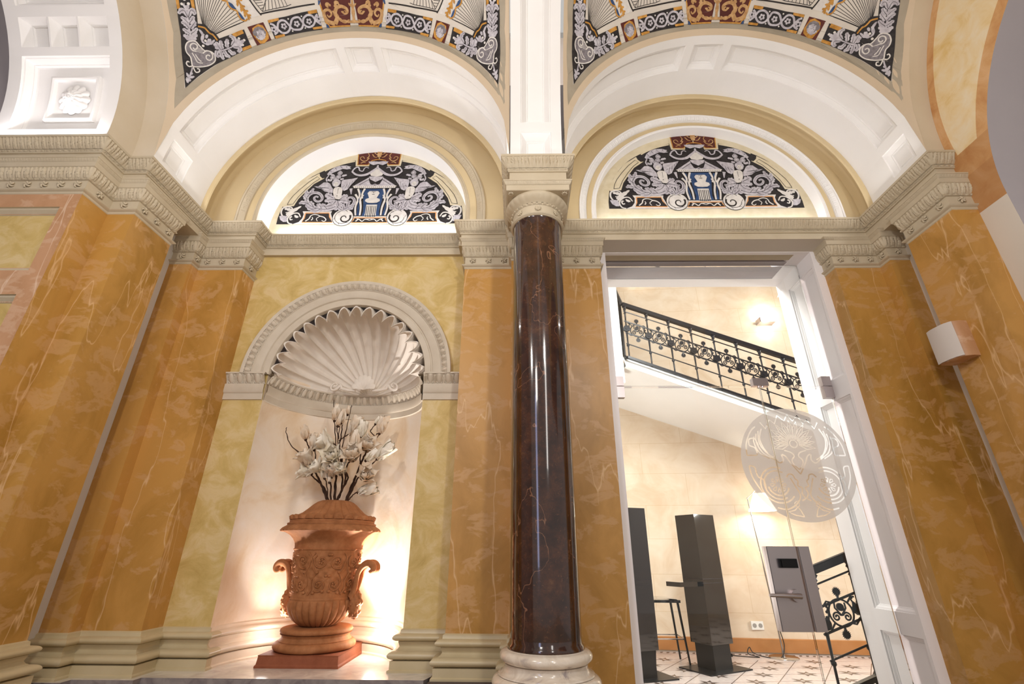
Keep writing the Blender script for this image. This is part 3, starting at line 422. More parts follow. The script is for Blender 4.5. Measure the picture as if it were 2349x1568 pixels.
DATA = json.loads(r'''{"v":{"black":[[-1.143,1.184],[-1.144,1.227],[-1.144,1.328],[-1.14,1.454],[-1.134,1.498],[-1.073,1.495],[-0.98,1.495],[-0.893,1.499],[-0.813,1.499],[-0.756,1.501],[-0.774,1.463],[-0.792,1.419],[-0.871,1.417],[-0.947,1.411],[-0.96,1.396],[-0.978,1.384],[-0.992,1.362],[-1.007,1.349],[-1.017,1.336],[-1.051,1.322],[-1.047,1.28],[-1.046,1.22]],"ogee":[[-1.051,1.328],[-1.019,1.345],[-1.007,1.359],[-0.994,1.374],[-0.975,1.389],[-0.955,1.415]],"ogeeb":[[-1.051,1.322],[-1.017,1.337],[-1.003,1.353],[-0.989,1.369],[-0.969,1.384],[-0.948,1.413]],"gold1":[[-0.868,1.417],[-0.804,1.417],[-0.795,1.434],[-0.855,1.434]],"gold2":[[-0.821,1.486],[-0.761,1.488],[-0.755,1.5],[-0.813,1.499]],"gold3":[[-1.143,1.184],[-1.127,1.191],[-1.128,1.231],[-1.143,1.226]],"gold4":[[-1.069,1.211],[-1.05,1.218],[-1.052,1.26],[-1.068,1.255]],"headsq":[[-0.77,1.415],[-0.665,1.418],[-0.624,1.5],[-0.721,1.501]],"headoct":[[-0.74,1.427],[-0.701,1.419],[-0.672,1.43],[-0.64,1.472],[-0.641,1.491],[-0.673,1.503],[-0.7,1.499],[-0.74,1.456]],"head":[[-0.741,1.444],[-0.726,1.43],[-0.698,1.429],[-0.67,1.443],[-0.654,1.463],[-0.658,1.473],[-0.675,1.485],[-0.689,1.49],[-0.702,1.48],[-0.715,1.467],[-0.736,1.457]],"face":[[-0.716,1.446],[-0.695,1.442],[-0.67,1.454],[-0.668,1.47],[-0.68,1.482],[-0.689,1.488],[-0.702,1.476],[-0.712,1.461]],"gui":[[-0.636,1.416],[-0.509,1.421],[-0.285,1.416],[-0.257,1.506],[-0.416,1.503],[-0.601,1.499]],"gg1":[[-0.634,1.417],[-0.561,1.419],[-0.559,1.43],[-0.631,1.429]],"gg2":[[-0.353,1.418],[-0.285,1.416],[-0.284,1.431],[-0.348,1.432]],"gg3":[[-0.601,1.489],[-0.533,1.491],[-0.53,1.501],[-0.593,1.501]],"gg4":[[-0.331,1.491],[-0.26,1.491],[-0.258,1.501],[-0.324,1.501]],"gw1":[[-0.622,1.433],[-0.598,1.444],[-0.576,1.464],[-0.548,1.484],[-0.517,1.489],[-0.494,1.48],[-0.485,1.462],[-0.47,1.441],[-0.447,1.435],[-0.42,1.438],[-0.402,1.457],[-0.379,1.479],[-0.352,1.487],[-0.323,1.482],[-0.307,1.467],[-0.3,1.448],[-0.284,1.438]],"gw2":[[-0.6,1.482],[-0.578,1.475],[-0.574,1.457],[-0.565,1.439],[-0.543,1.433],[-0.518,1.44],[-0.495,1.46],[-0.472,1.48],[-0.446,1.487],[-0.413,1.488],[-0.397,1.474],[-0.389,1.448],[-0.37,1.437],[-0.348,1.435],[-0.321,1.443],[-0.298,1.465],[-0.264,1.484]],"gc1":[[-0.53,1.46]],"gc2":[[-0.439,1.463]],"gc3":[[-0.35,1.463]],"gc4":[[-0.601,1.461]],"gc5":[[-0.277,1.458]],"gdots":[[-0.495,1.434],[-0.4,1.435],[-0.474,1.489],[-0.382,1.488]],"red":[[-0.234,1.272],[-0.254,1.374],[-0.249,1.402],[-0.237,1.443],[-0.225,1.484],[-0.216,1.501],[-0.046,1.502],[-0.005,1.281]],"redg":[[-0.242,1.272],[-0.262,1.387],[-0.252,1.405],[-0.24,1.443],[-0.229,1.477],[-0.208,1.488],[-0.199,1.499],[-0.046,1.5]],"blue1":[[-0.267,1.37],[-0.251,1.371],[-0.25,1.381],[-0.261,1.398],[-0.27,1.397]],"blue2":[[-0.228,1.485],[-0.211,1.49],[-0.207,1.502],[-0.225,1.501]],"drag":[[-0.159,1.488],[-0.209,1.475],[-0.233,1.45],[-0.232,1.43],[-0.205,1.423],[-0.184,1.433],[-0.181,1.447],[-0.2,1.456],[-0.212,1.445]],"drag2":[[-0.159,1.488],[-0.138,1.462],[-0.151,1.442],[-0.135,1.419],[-0.1,1.413],[-0.061,1.425],[-0.059,1.442],[-0.083,1.446],[-0.092,1.434]],"drag3":[[-0.126,1.463],[-0.105,1.477],[-0.065,1.481],[-0.046,1.472]],"drag4":[[-0.135,1.419],[-0.143,1.401],[-0.13,1.392],[-0.116,1.406]],"drag5":[[-0.198,1.415],[-0.211,1.398],[-0.189,1.402],[-0.179,1.41]],"frame1":[[-0.677,1.381],[-0.502,1.39],[-0.294,1.391]],"frame1b":[[-0.737,1.298],[-0.716,1.332],[-0.693,1.363],[-0.671,1.388]],"inn":[[-0.66,1.374],[-0.499,1.379],[-0.461,1.375]],"innb":[[-0.711,1.31],[-0.688,1.341],[-0.66,1.374]],"inn2":[[-0.66,1.374],[-0.627,1.33]],"inn3":[[-0.627,1.33],[-0.436,1.336]],"hatch":[[-0.632,1.332],[-0.64,1.374],[-0.609,1.333],[-0.617,1.376],[-0.589,1.335],[-0.591,1.377],[-0.569,1.337],[-0.565,1.378],[-0.548,1.338],[-0.539,1.379],[-0.527,1.34],[-0.513,1.38],[-0.507,1.341],[-0.489,1.38],[-0.703,1.318],[-0.654,1.325],[-0.695,1.33],[-0.649,1.336],[-0.684,1.345],[-0.647,1.348],[-0.673,1.361],[-0.649,1.359]],"laurel":[[-0.804,1.289],[-0.788,1.322],[-0.774,1.348],[-0.755,1.371],[-0.739,1.388]],"laurelstrip":[[-0.857,1.282],[-0.817,1.286],[-0.739,1.304],[-0.683,1.386],[-0.763,1.383],[-0.779,1.388],[-0.806,1.337],[-0.837,1.307]],"scal":[[-0.895,1.259],[-0.894,1.271],[-0.869,1.284],[-0.866,1.299],[-0.85,1.319],[-0.82,1.336],[-0.815,1.354],[-0.8,1.376],[-0.776,1.388],[-0.763,1.383]],"sb1":[[-0.862,1.286],[-0.84,1.301],[-0.819,1.33],[-0.841,1.323],[-0.858,1.304]],"sb2":[[-0.812,1.34],[-0.796,1.355],[-0.776,1.386],[-0.794,1.379],[-0.809,1.361]],"sb0":[[-0.895,1.256],[-0.866,1.27],[-0.861,1.281],[-0.88,1.273]],"fan0":[[-1.016,1.341],[-1.007,1.35],[-0.996,1.362],[-0.985,1.373],[-0.973,1.381],[-0.966,1.388]],"fanends":[[-1.034,1.224],[-1.022,1.227],[-1.01,1.231],[-0.998,1.235],[-0.986,1.239],[-0.971,1.244],[-0.957,1.248],[-0.94,1.253],[-0.923,1.258],[-0.906,1.263],[-0.894,1.272],[-0.879,1.285],[-0.866,1.301],[-0.854,1.317],[-0.833,1.33],[-0.817,1.344],[-0.811,1.358],[-0.8,1.375],[-0.779,1.388],[-0.786,1.389],[-0.808,1.39]],"fanstart":[[-1.025,1.332],[-1.024,1.333],[-1.022,1.335],[-1.021,1.336],[-1.018,1.338],[-1.016,1.34],[-1.014,1.343],[-1.01,1.346],[-1.007,1.35],[-1.003,1.354],[-0.998,1.359],[-0.994,1.363],[-0.989,1.368],[-0.985,1.371],[-0.982,1.374],[-0.978,1.378],[-0.974,1.381],[-0.97,1.384],[-0.967,1.387],[-0.965,1.389],[-0.963,1.39]],"band":[[-1.042,1.221],[-1.051,1.322],[-1.017,1.336],[-1.022,1.328],[-1.025,1.23]],"band2":[[-0.947,1.411],[-0.764,1.41],[-0.639,1.414],[-0.296,1.415],[-0.297,1.391],[-0.669,1.389],[-0.768,1.386],[-0.966,1.389]],"cart":[[-1.086,1.369],[-1.114,1.363],[-1.127,1.375],[-1.123,1.395],[-1.106,1.418],[-1.102,1.435],[-1.097,1.451],[-1.072,1.465],[-1.037,1.478],[-1.005,1.485],[-0.979,1.482],[-0.977,1.465],[-0.992,1.446],[-1.016,1.432],[-1.032,1.425],[-1.057,1.397],[-1.071,1.379]],"cs1":[[-1.074,1.411],[-1.091,1.402],[-1.103,1.386],[-1.098,1.377],[-1.08,1.382],[-1.067,1.395],[-1.071,1.403],[-1.083,1.401],[-1.089,1.392]],"cs2":[[-1.041,1.432],[-1.024,1.43],[-1.004,1.439],[-0.991,1.454],[-0.992,1.467],[-1.007,1.469],[-1.023,1.458],[-1.024,1.448],[-1.014,1.448],[-1.004,1.456]],"cs3":[[-1.097,1.451],[-1.116,1.444],[-1.128,1.43],[-1.122,1.425],[-1.113,1.432]],"cs4":[[-1.095,1.453],[-1.09,1.466],[-1.081,1.478],[-1.065,1.483],[-1.065,1.475],[-1.076,1.469]],"cc":[[-1.097,1.407],[-1.085,1.427],[-1.071,1.45],[-1.044,1.464]],"cc2":[[-1.081,1.419],[-1.067,1.44],[-1.052,1.456]],"pstem":[[-1.125,1.489],[-1.116,1.479],[-1.105,1.466],[-1.099,1.455]],"pl1":[[-1.093,1.359],[-1.109,1.335],[-1.138,1.325]],"palm":[[-1.096,1.354],[-1.099,1.313],[-1.097,1.262],[-1.104,1.239],[-1.104,1.217]],"palml":[[[-1.098,1.339],[-1.112,1.325],[-1.132,1.305]],[[-1.098,1.319],[-1.114,1.296],[-1.135,1.279]],[[-1.098,1.299],[-1.115,1.278],[-1.133,1.26]],[[-1.096,1.277],[-1.111,1.245],[-1.133,1.242],[-1.133,1.252]]],"palmr":[[[-1.092,1.341],[-1.073,1.34],[-1.055,1.333]],[[-1.092,1.322],[-1.072,1.312],[-1.06,1.305]],[[-1.093,1.301],[-1.076,1.293],[-1.066,1.282]],[[-1.094,1.278],[-1.077,1.257],[-1.059,1.27],[-1.067,1.279]]],"palmb":[[[-1.096,1.354],[-1.115,1.343],[-1.132,1.328]],[[-1.096,1.354],[-1.08,1.355],[-1.059,1.357]],[[-1.096,1.354],[-1.106,1.354],[-1.121,1.346]],[[-1.096,1.356],[-1.082,1.365],[-1.069,1.364]]],"palmt":[[[-1.096,1.25],[-1.102,1.233],[-1.112,1.221]],[[-1.094,1.251],[-1.089,1.238],[-1.08,1.229]]],"pd":[[-1.116,1.217],[-1.082,1.228],[-1.099,1.205]],"b2palm":[[-0.959,1.455],[-0.924,1.462],[-0.879,1.465],[-0.841,1.462],[-0.807,1.457]],"b2l":[[[-0.941,1.456],[-0.956,1.434],[-0.966,1.416]],[[-0.932,1.456],[-0.938,1.435],[-0.936,1.421]],[[-0.905,1.459],[-0.903,1.44],[-0.896,1.428]],[[-0.878,1.46],[-0.857,1.448],[-0.868,1.428],[-0.888,1.422]]],"b2r":[[[-0.942,1.461],[-0.939,1.478],[-0.928,1.496]],[[-0.924,1.464],[-0.909,1.486],[-0.888,1.498]],[[-0.898,1.468],[-0.877,1.488],[-0.855,1.492]],[[-0.87,1.468],[-0.834,1.478],[-0.831,1.493],[-0.85,1.488]],[[-0.962,1.451],[-0.968,1.463],[-0.953,1.479]]],"b2t":[[[-0.86,1.462],[-0.84,1.456],[-0.829,1.448]],[[-0.851,1.465],[-0.822,1.464],[-0.8,1.462]],[[-0.856,1.466],[-0.828,1.471],[-0.81,1.475]],[[-0.98,1.42],[-0.956,1.439],[-0.974,1.439]]],"b2d":[[-0.829,1.446],[-0.798,1.461],[-0.81,1.476],[-1.036,1.407],[-1.021,1.394]],"mids":[[[-1.048,1.341],[-1.032,1.368],[-1.039,1.387],[-1.021,1.408]],[[-1.007,1.376],[-1.018,1.387]],[[-1.021,1.408],[-1.003,1.401],[-1.006,1.391]],[[-1.021,1.408],[-0.992,1.413],[-0.969,1.408]],[[-1.038,1.368],[-1.023,1.368]],[[-0.999,1.405],[-0.993,1.396]]],"tipl":[[[-1.125,1.487],[-1.127,1.471]],[[-1.116,1.479],[-1.089,1.487]],[[-1.116,1.479],[-1.129,1.457]],[[-1.111,1.47],[-1.098,1.472]],[[-1.122,1.485],[-1.107,1.488]]]},"l":{"dark":[[-1.025,0.008],[-1.025,0.094],[-1.015,0.188],[-1.002,0.258],[-0.982,0.336],[-0.953,0.409],[-0.915,0.481],[-0.863,0.557],[-0.808,0.627],[-0.745,0.686],[-0.675,0.738],[-0.607,0.781],[-0.545,0.816],[-0.482,0.848],[-0.419,0.879],[-0.276,0.927],[-0.263,0.834],[-0.108,0.832],[-0.101,0.869],[-0.068,0.909],[-0.023,0.921],[0.019,0.001]],"cream":[[-1.008,0.255],[-0.976,0.36],[-0.915,0.481],[-0.808,0.627],[-0.669,0.731],[-0.656,0.69],[-0.624,0.656],[-0.594,0.661],[-0.647,0.618],[-0.707,0.571],[-0.788,0.449],[-0.844,0.358],[-0.877,0.255],[-0.932,0.258],[-0.973,0.232]],"creamin":[[-0.955,0.275],[-0.941,0.336],[-0.912,0.404],[-0.846,0.504],[-0.767,0.604],[-0.686,0.682],[-0.65,0.649],[-0.711,0.595],[-0.784,0.495],[-0.849,0.388],[-0.892,0.284],[-0.955,0.275]],"topband":[[-0.611,0.765],[-0.533,0.816],[-0.418,0.871],[-0.28,0.912]],"sc1":[[-0.95,0.247],[-0.99,0.225],[-0.999,0.166],[-0.973,0.116],[-0.937,0.108],[-0.912,0.13],[-0.924,0.158],[-0.949,0.166]],"sc1b":[[-0.95,0.247],[-0.903,0.239],[-0.873,0.203]],"lf1":[[-0.936,0.13],[-0.885,0.173],[-0.788,0.253]],"lf1b":[[-0.971,0.218],[-0.908,0.203],[-0.88,0.181]],"sc2":[[-0.903,0.114],[-0.912,0.071],[-0.89,0.021],[-0.846,0.006]],"sc2b":[[-0.903,0.114],[-0.856,0.151],[-0.803,0.151],[-0.771,0.1]],"sc2c":[[-0.794,0.1],[-0.819,0.106],[-0.841,0.129]],"sc2d":[[-0.866,0.108],[-0.886,0.094],[-0.875,0.064],[-0.853,0.071]],"shell":[[-1.01,0.116],[-0.975,0.122],[-0.932,0.116],[-0.914,0.079],[-0.916,0.035],[-0.951,0.036],[-0.99,0.065]],"cf":[[-0.763,0.183],[-0.434,0.181],[-0.441,0.148],[-0.415,0.075],[-0.384,0.032],[-0.356,0.004],[-0.846,0.006],[-0.781,0.035],[-0.75,0.084],[-0.744,0.143]],"cfb":[[-0.725,0.156],[-0.462,0.155],[-0.449,0.104],[-0.407,0.026],[-0.746,0.029],[-0.727,0.084]],"cfo":[[-0.725,0.156],[-0.462,0.155],[-0.449,0.104],[-0.407,0.026],[-0.746,0.029],[-0.727,0.084],[-0.725,0.156]],"cfs":[[-0.707,0.045],[-0.672,0.077],[-0.656,0.121],[-0.612,0.135],[-0.562,0.113],[-0.59,0.077],[-0.573,0.044]],"cfs2":[[-0.562,0.113],[-0.512,0.097],[-0.482,0.061],[-0.502,0.04],[-0.528,0.055]],"cfs3":[[-0.645,0.056],[-0.632,0.077],[-0.641,0.099]],"mf":[[-0.194,0.11],[0.006,0.109],[0.019,0.001],[-0.24,0.003],[-0.201,0.052]],"mfb":[[-0.169,0.084],[0.008,0.083],[0.016,0.021],[-0.197,0.022]],"mfo":[[0.008,0.086],[-0.171,0.087],[-0.179,0.06],[-0.199,0.021],[0.016,0.019]],"mfs":[[-0.151,0.038],[-0.12,0.066],[-0.081,0.038],[-0.05,0.066],[-0.014,0.051]],"mfs2":[[-0.12,0.066],[-0.145,0.074]],"mfs3":[[-0.05,0.066],[-0.005,0.073]],"ring":[[-0.299,0.092]],"chead":[[-0.447,0.57]],"torso":[[-0.466,0.492],[-0.449,0.516],[-0.419,0.523],[-0.381,0.514],[-0.36,0.477],[-0.359,0.423],[-0.359,0.362],[-0.379,0.34],[-0.421,0.348],[-0.451,0.401],[-0.464,0.447]],"wingl":[[-0.694,0.532],[-0.645,0.532],[-0.594,0.587],[-0.551,0.59],[-0.518,0.57],[-0.492,0.523],[-0.472,0.492],[-0.466,0.431],[-0.503,0.439],[-0.559,0.455],[-0.608,0.494],[-0.654,0.509]],"wingr":[[-0.381,0.508],[-0.392,0.6],[-0.38,0.623],[-0.332,0.631],[-0.279,0.639],[-0.207,0.657],[-0.242,0.599],[-0.272,0.553],[-0.305,0.483],[-0.344,0.461]],"arml":[[-0.462,0.484],[-0.48,0.523]],"skirt":[[[-0.441,0.356],[-0.515,0.401],[-0.547,0.417]],[[-0.427,0.34],[-0.485,0.334],[-0.542,0.318]],[[-0.407,0.332],[-0.445,0.266],[-0.569,0.23]],[[-0.373,0.34],[-0.331,0.377],[-0.286,0.4]],[[-0.366,0.332],[-0.318,0.325],[-0.247,0.294]],[[-0.394,0.325],[-0.371,0.251],[-0.41,0.192]]],"scroll":[[-0.41,0.236],[-0.477,0.206],[-0.566,0.208],[-0.646,0.23],[-0.708,0.275],[-0.744,0.335],[-0.741,0.388],[-0.711,0.426],[-0.666,0.44],[-0.615,0.425],[-0.577,0.379],[-0.575,0.334],[-0.607,0.312],[-0.646,0.327],[-0.664,0.365],[-0.645,0.387],[-0.618,0.371]],"fol":[[[-0.708,0.275],[-0.78,0.305],[-0.823,0.283]],[[-0.732,0.343],[-0.769,0.381],[-0.772,0.426]],[[-0.74,0.381],[-0.714,0.442],[-0.695,0.51]],[[-0.646,0.23],[-0.686,0.29],[-0.725,0.305]],[[-0.615,0.216],[-0.672,0.208],[-0.749,0.268]],[[-0.566,0.208],[-0.608,0.178],[-0.681,0.194]],[[-0.555,0.214],[-0.586,0.26],[-0.625,0.274]],[[-0.494,0.206],[-0.532,0.252],[-0.567,0.282]],[[-0.716,0.418],[-0.76,0.434],[-0.769,0.479]]],"scrollr":[[-0.315,0.191],[-0.26,0.227],[-0.212,0.264],[-0.203,0.323],[-0.227,0.361],[-0.264,0.369],[-0.284,0.339],[-0.267,0.309],[-0.238,0.317]],"folr":[[[-0.305,0.205],[-0.325,0.257],[-0.369,0.281]],[[-0.273,0.227],[-0.268,0.279],[-0.247,0.294]],[[-0.259,0.213],[-0.224,0.219],[-0.206,0.257]],[[-0.327,0.191],[-0.381,0.235],[-0.394,0.281]]],"fruit":[[-0.502,0.664],[-0.436,0.671],[-0.46,0.632],[-0.427,0.727]],"fruitl":[[[-0.503,0.632],[-0.532,0.617],[-0.554,0.642]],[[-0.401,0.679],[-0.366,0.695],[-0.341,0.695]],[[-0.412,0.632],[-0.389,0.639],[-0.371,0.647]],[[-0.48,0.679],[-0.521,0.704],[-0.532,0.696]],[[-0.432,0.727],[-0.431,0.751],[-0.416,0.743]]],"bird":[[-0.577,0.712],[-0.55,0.768],[-0.502,0.816],[-0.444,0.839],[-0.369,0.843],[-0.311,0.822],[-0.327,0.806],[-0.306,0.79],[-0.354,0.782],[-0.405,0.791],[-0.462,0.76],[-0.519,0.727],[-0.555,0.688]],"birds":[[-0.555,0.688],[-0.572,0.642],[-0.559,0.601]],"rib":[[-0.289,0.757],[-0.259,0.805],[-0.223,0.813],[-0.203,0.765],[-0.166,0.756],[-0.153,0.796],[-0.131,0.812],[-0.103,0.8]],"drape":[[-0.314,0.753],[-0.269,0.709],[-0.206,0.69],[-0.134,0.704],[-0.073,0.756],[-0.037,0.812],[-0.021,0.844]],"shell2":[[-0.079,0.897],[-0.018,0.904],[0.04,0.896],[0.025,0.86],[-0.014,0.843],[-0.056,0.864]],"ped":[[-0.269,0.534],[-0.105,0.661],[-0.105,0.621],[-0.079,0.558],[-0.028,0.539],[-0.027,0.531]],"enta":[[-0.269,0.535],[-0.018,0.534],[-0.018,0.5],[-0.255,0.503]],"cols":[[[-0.185,0.494],[-0.156,0.413],[-0.16,0.353]],[[-0.205,0.414],[-0.173,0.361],[-0.167,0.316]],[[-0.167,0.316],[-0.179,0.227],[-0.163,0.117]],[[-0.107,0.494],[-0.127,0.421],[-0.118,0.353]],[[-0.114,0.405],[-0.136,0.353],[-0.137,0.316]],[[-0.137,0.316],[-0.119,0.226],[-0.116,0.117]]],"blue":[[-0.101,0.496],[-0.114,0.452],[-0.099,0.323],[-0.082,0.174],[-0.093,0.117],[0.005,0.112],[-0.023,0.495]],"blue2":[[-0.176,0.475],[-0.154,0.49],[-0.141,0.474],[-0.145,0.421],[-0.155,0.323],[-0.128,0.123],[-0.153,0.125],[-0.162,0.323]],"bust":[[-0.062,0.429],[-0.042,0.458],[-0.008,0.458],[0.007,0.334],[0.001,0.288],[-0.045,0.292],[-0.077,0.316],[-0.072,0.345],[-0.036,0.36]],"pedst":[[-0.047,0.266],[0.003,0.266],[0.014,0.142],[0.011,0.112],[-0.051,0.116],[-0.046,0.145]],"vase":[[-0.093,0.673],[-0.014,0.671],[-0.011,0.551],[-0.053,0.543],[-0.032,0.566],[-0.031,0.59],[-0.076,0.629]],"fruitv":[[-0.076,0.684],[-0.093,0.716],[-0.073,0.756],[-0.046,0.787],[-0.025,0.764],[-0.014,0.671]],"redp":[[-0.254,1.043],[-0.032,1.074],[-0.023,0.921],[-0.068,0.909],[-0.101,0.869],[-0.123,0.852],[-0.24,0.849]],"redo":[[-0.254,1.043],[-0.241,0.853],[-0.123,0.852],[-0.105,0.877],[-0.076,0.921],[-0.024,0.938]],"redw":[[-0.282,1.039],[-0.254,1.044],[-0.241,0.853],[-0.123,0.855],[-0.108,0.832],[-0.263,0.834]],"reds":[[[-0.118,0.958],[-0.144,0.918],[-0.18,0.91],[-0.215,0.935],[-0.219,0.968],[-0.189,0.975],[-0.172,0.943]],[[-0.142,0.951],[-0.121,0.992],[-0.14,1.034]],[[-0.088,1.017],[-0.058,0.974],[-0.028,0.966]],[[-0.073,1.049],[-0.033,1.008]],[[-0.207,0.878],[-0.177,0.894],[-0.151,0.886]]],"gar":[[-0.267,0.499],[-0.253,0.414]]},"b":[["outermost left magnolia branch ending in a bare curved twig tip",[[[[-1.331,3.415,1.409],[-1.363,3.403,1.473],[-1.396,3.391,1.537],[-1.428,3.382,1.587],[-1.464,3.374,1.632],[-1.488,3.365,1.693],[-1.506,3.365,1.767],[-1.538,3.365,1.821]],0.008,0.004],[[[-1.464,3.374,1.632],[-1.48,3.365,1.683],[-1.543,3.365,1.719],[-1.641,3.365,1.788],[-1.694,3.365,1.881],[-1.698,3.365,1.917]],0.005,0.002],[[[-1.427,3.384,1.577],[-1.443,3.365,1.683],[-1.461,3.365,1.757]],0.004,0.003]],[["tulip",[-1.538,3.355,1.83],[-0.25,-0.2,1],0.08],["open",[-1.476,3.355,1.655],[-0.5,-0.5,0.8],0.115],["tulip",[-1.463,3.355,1.757],[-0.1,-0.3,1],0.085]]],["low left magnolia branch with one peach flower close to the urn",[[[[-1.326,3.415,1.409],[-1.359,3.415,1.484],[-1.404,3.415,1.53],[-1.459,3.415,1.571],[-1.498,3.415,1.607]],0.007,0.004]],[["open",[-1.476,3.405,1.595],[-1,-0.4,0.25],0.1]]],["left middle magnolia branch with two pale round flowers",[[[[-1.31,3.415,1.409],[-1.318,3.383,1.531],[-1.325,3.364,1.605],[-1.336,3.345,1.679]],0.006,0.004],[[[-1.319,3.377,1.556],[-1.351,3.359,1.625],[-1.371,3.362,1.615]],0.005,0.003],[[[-1.328,3.415,1.409],[-1.343,3.39,1.507],[-1.363,3.373,1.57]],0.004,0.003]],[["open",[-1.365,3.335,1.606],[-0.7,-0.6,0.4],0.1],["bud",[-1.31,3.335,1.53],[0,-0.2,1],0.045],["tulip",[-1.347,3.335,1.56],[0.2,-0.3,1],0.105],["open",[-1.3,3.335,1.565],[0.1,-0.6,0.9],0.095]]],["tallest magnolia branch with a closed bud under its bare tip",[[[[-1.286,3.415,1.409],[-1.301,3.426,1.511],[-1.316,3.44,1.643],[-1.354,3.445,1.838],[-1.387,3.445,1.985],[-1.418,3.445,2.152]],0.007,0.002]],[["bud",[-1.383,3.435,1.988],[0.03,-0.1,1],0.085],["bud",[-1.387,3.435,2.084],[0,0,1],0.028]]],["central magnolia branch with a small bud beside the tallest one",[[[[-1.278,3.415,1.409],[-1.29,3.406,1.534],[-1.294,3.395,1.688],[-1.322,3.395,1.85],[-1.347,3.395,1.938]],0.006,0.003],[[[-1.317,3.395,1.839],[-1.323,3.395,1.95],[-1.327,3.395,2.066]],0.004,0.002]],[["bud",[-1.329,3.385,1.936],[0.3,-0.1,1],0.085],["bud",[-1.313,3.385,1.958],[0.1,-0.1,1],0.08]]],["upright magnolia branch topped by one tiny closed bud",[[[[-1.268,3.415,1.41],[-1.253,3.433,1.512],[-1.284,3.456,1.645],[-1.325,3.465,1.782],[-1.327,3.465,1.888],[-1.33,3.465,1.979],[-1.319,3.465,2.06]],0.007,0.003],[[[-1.337,3.465,1.843],[-1.302,3.465,1.871],[-1.266,3.465,1.896]],0.004,0.003]],[["bud",[-1.298,3.455,2.04],[0,0,1],0.05],["tulip",[-1.25,3.455,1.885],[0.35,-0.2,1],0.11]]],["magnolia branch with a long bare needle-like tip right of centre",[[[[-1.27,3.415,1.409],[-1.23,3.389,1.497],[-1.197,3.368,1.565],[-1.231,3.35,1.629],[-1.256,3.335,1.751],[-1.246,3.335,1.902],[-1.233,3.335,2.075]],0.008,0.002],[[[-1.256,3.335,1.751],[-1.329,3.335,1.793],[-1.35,3.335,1.772]],0.005,0.003]],[["open",[-1.322,3.325,1.786],[-0.9,-0.4,0.3],0.125],["open",[-1.293,3.325,1.676],[0.0,-0.9,0.35],0.125],["tulip",[-1.242,3.325,1.584],[-0.2,-0.7,0.6],0.085]]],["magnolia branch carrying the large peach flower right of centre",[[[[-1.252,3.404,1.433],[-1.209,3.356,1.538],[-1.193,3.308,1.643],[-1.151,3.295,1.671]],0.006,0.004],[[[-1.209,3.356,1.538],[-1.206,3.295,1.723],[-1.175,3.295,1.838]],0.005,0.002]],[["open",[-1.15,3.285,1.669],[0.1,-0.8,0.6],0.125],["bud",[-1.165,3.285,1.752],[0.15,-0.2,1],0.1],["open",[-1.193,3.285,1.588],[-0.3,-0.7,0.5],0.075]]],["thick right magnolia branch with a tulip flower at its upper end",[[[[-1.205,3.415,1.41],[-1.184,3.422,1.501],[-1.157,3.428,1.599],[-1.134,3.435,1.696],[-1.114,3.435,1.749],[-1.074,3.435,1.82],[-1.049,3.435,1.892]],0.01,0.004],[[[-1.146,3.433,1.663],[-1.157,3.435,1.782],[-1.174,3.435,1.864]],0.005,0.003],[[[-1.074,3.435,1.82],[-1.013,3.435,1.915]],0.004,0.003],[[[-1.045,3.435,1.859],[-1.101,3.435,1.904],[-1.074,3.435,1.954]],0.004,0.003],[[[-1.024,3.435,1.96],[-1.015,3.435,2.0]],0.003,0.002]],[["tulip",[-1.03,3.425,1.89],[0.25,-0.1,1],0.1],["bud",[-1.069,3.425,1.96],[0.4,0,1],0.045],["tulip",[-1.168,3.425,1.862],[0.15,-0.1,1],0.095],["open",[-1.112,3.425,1.758],[0.3,-0.7,0.6],0.115]]],["right magnolia branch reaching out to a feathery pale flower",[[[[-1.2,3.415,1.41],[-1.159,3.394,1.503],[-1.122,3.378,1.577],[-1.077,3.369,1.617],[-1.008,3.355,1.687]],0.008,0.003]],[["tulip",[-1.0,3.345,1.691],[0.8,-0.2,0.7],0.115],["open",[-1.077,3.345,1.552],[0.4,-0.7,0.3],0.11],["tulip",[-1.078,3.345,1.68],[0.6,0,0.6],0.08]]],["lowest right magnolia branch with a single sideways flower",[[[[-1.192,3.415,1.41],[-1.176,3.412,1.434],[-1.153,3.41,1.459],[-1.128,3.408,1.474]],0.005,0.003]],[["tulip",[-1.111,3.375,1.468],[1,-0.1,0.22],0.105]]]]}''')
# ================================================================ large structure
ZC = 3.527; YC = .804                                            # springing height of the arches, centre of the bays in depth
BAYS = ((-1.264, 1.2, -1.268, .84, 1.0, 3.20, 3.575), (1.494, 1.186, 1.515, .90, 1.035, 3.095, 3.575))
def S(name, m, mats, smooth=None): return obj(name, m, mats, None, smooth, 'structure')

# --- entablature (cornice + frieze) running round the bays
U = [(-2.465, 3.02), (-2.08, 3.02), (-2.08, 3.19), (-.452, 3.19), (-.452, 3.02), (-.062, 3.02), (-.062, 2.362), (.308, 2.362), (.308, 3.02), (2.68, 3.02), (2.68, 2.355), (2.81, 2.355)]
U = [(-3.38, 2.175), (-2.615, 2.175), (-2.615, 2.355), (-2.465, 2.355)]+U
m = M()
sweep(m, U, [(-.14, 3.47), (.055, 3.47), (.055, 3.453), (.05, 3.452)])
sweep(m, U, [(.05-.036*t/9, 3.452-.064*t/9) for t in range(10)], step=.0036, disp=leafband(.046, .016))
sweep(m, U, [(.014, 3.388), (.010, 3.384)]); sweep(m, U, [(.008+.006*sin(PI*t/4), 3.384-.014*t/4) for t in range(5)], step=.004, disp=beadband(.036, .005))
sweep(m, U, [(.010, 3.37), (.010, 3.362), (0, 3.36), (0, 3.305), (.005, 3.30), (.008, 3.292), (.012, 3.286), (.014, 3.282), (.014, 3.25), (-.2, 3.25)])
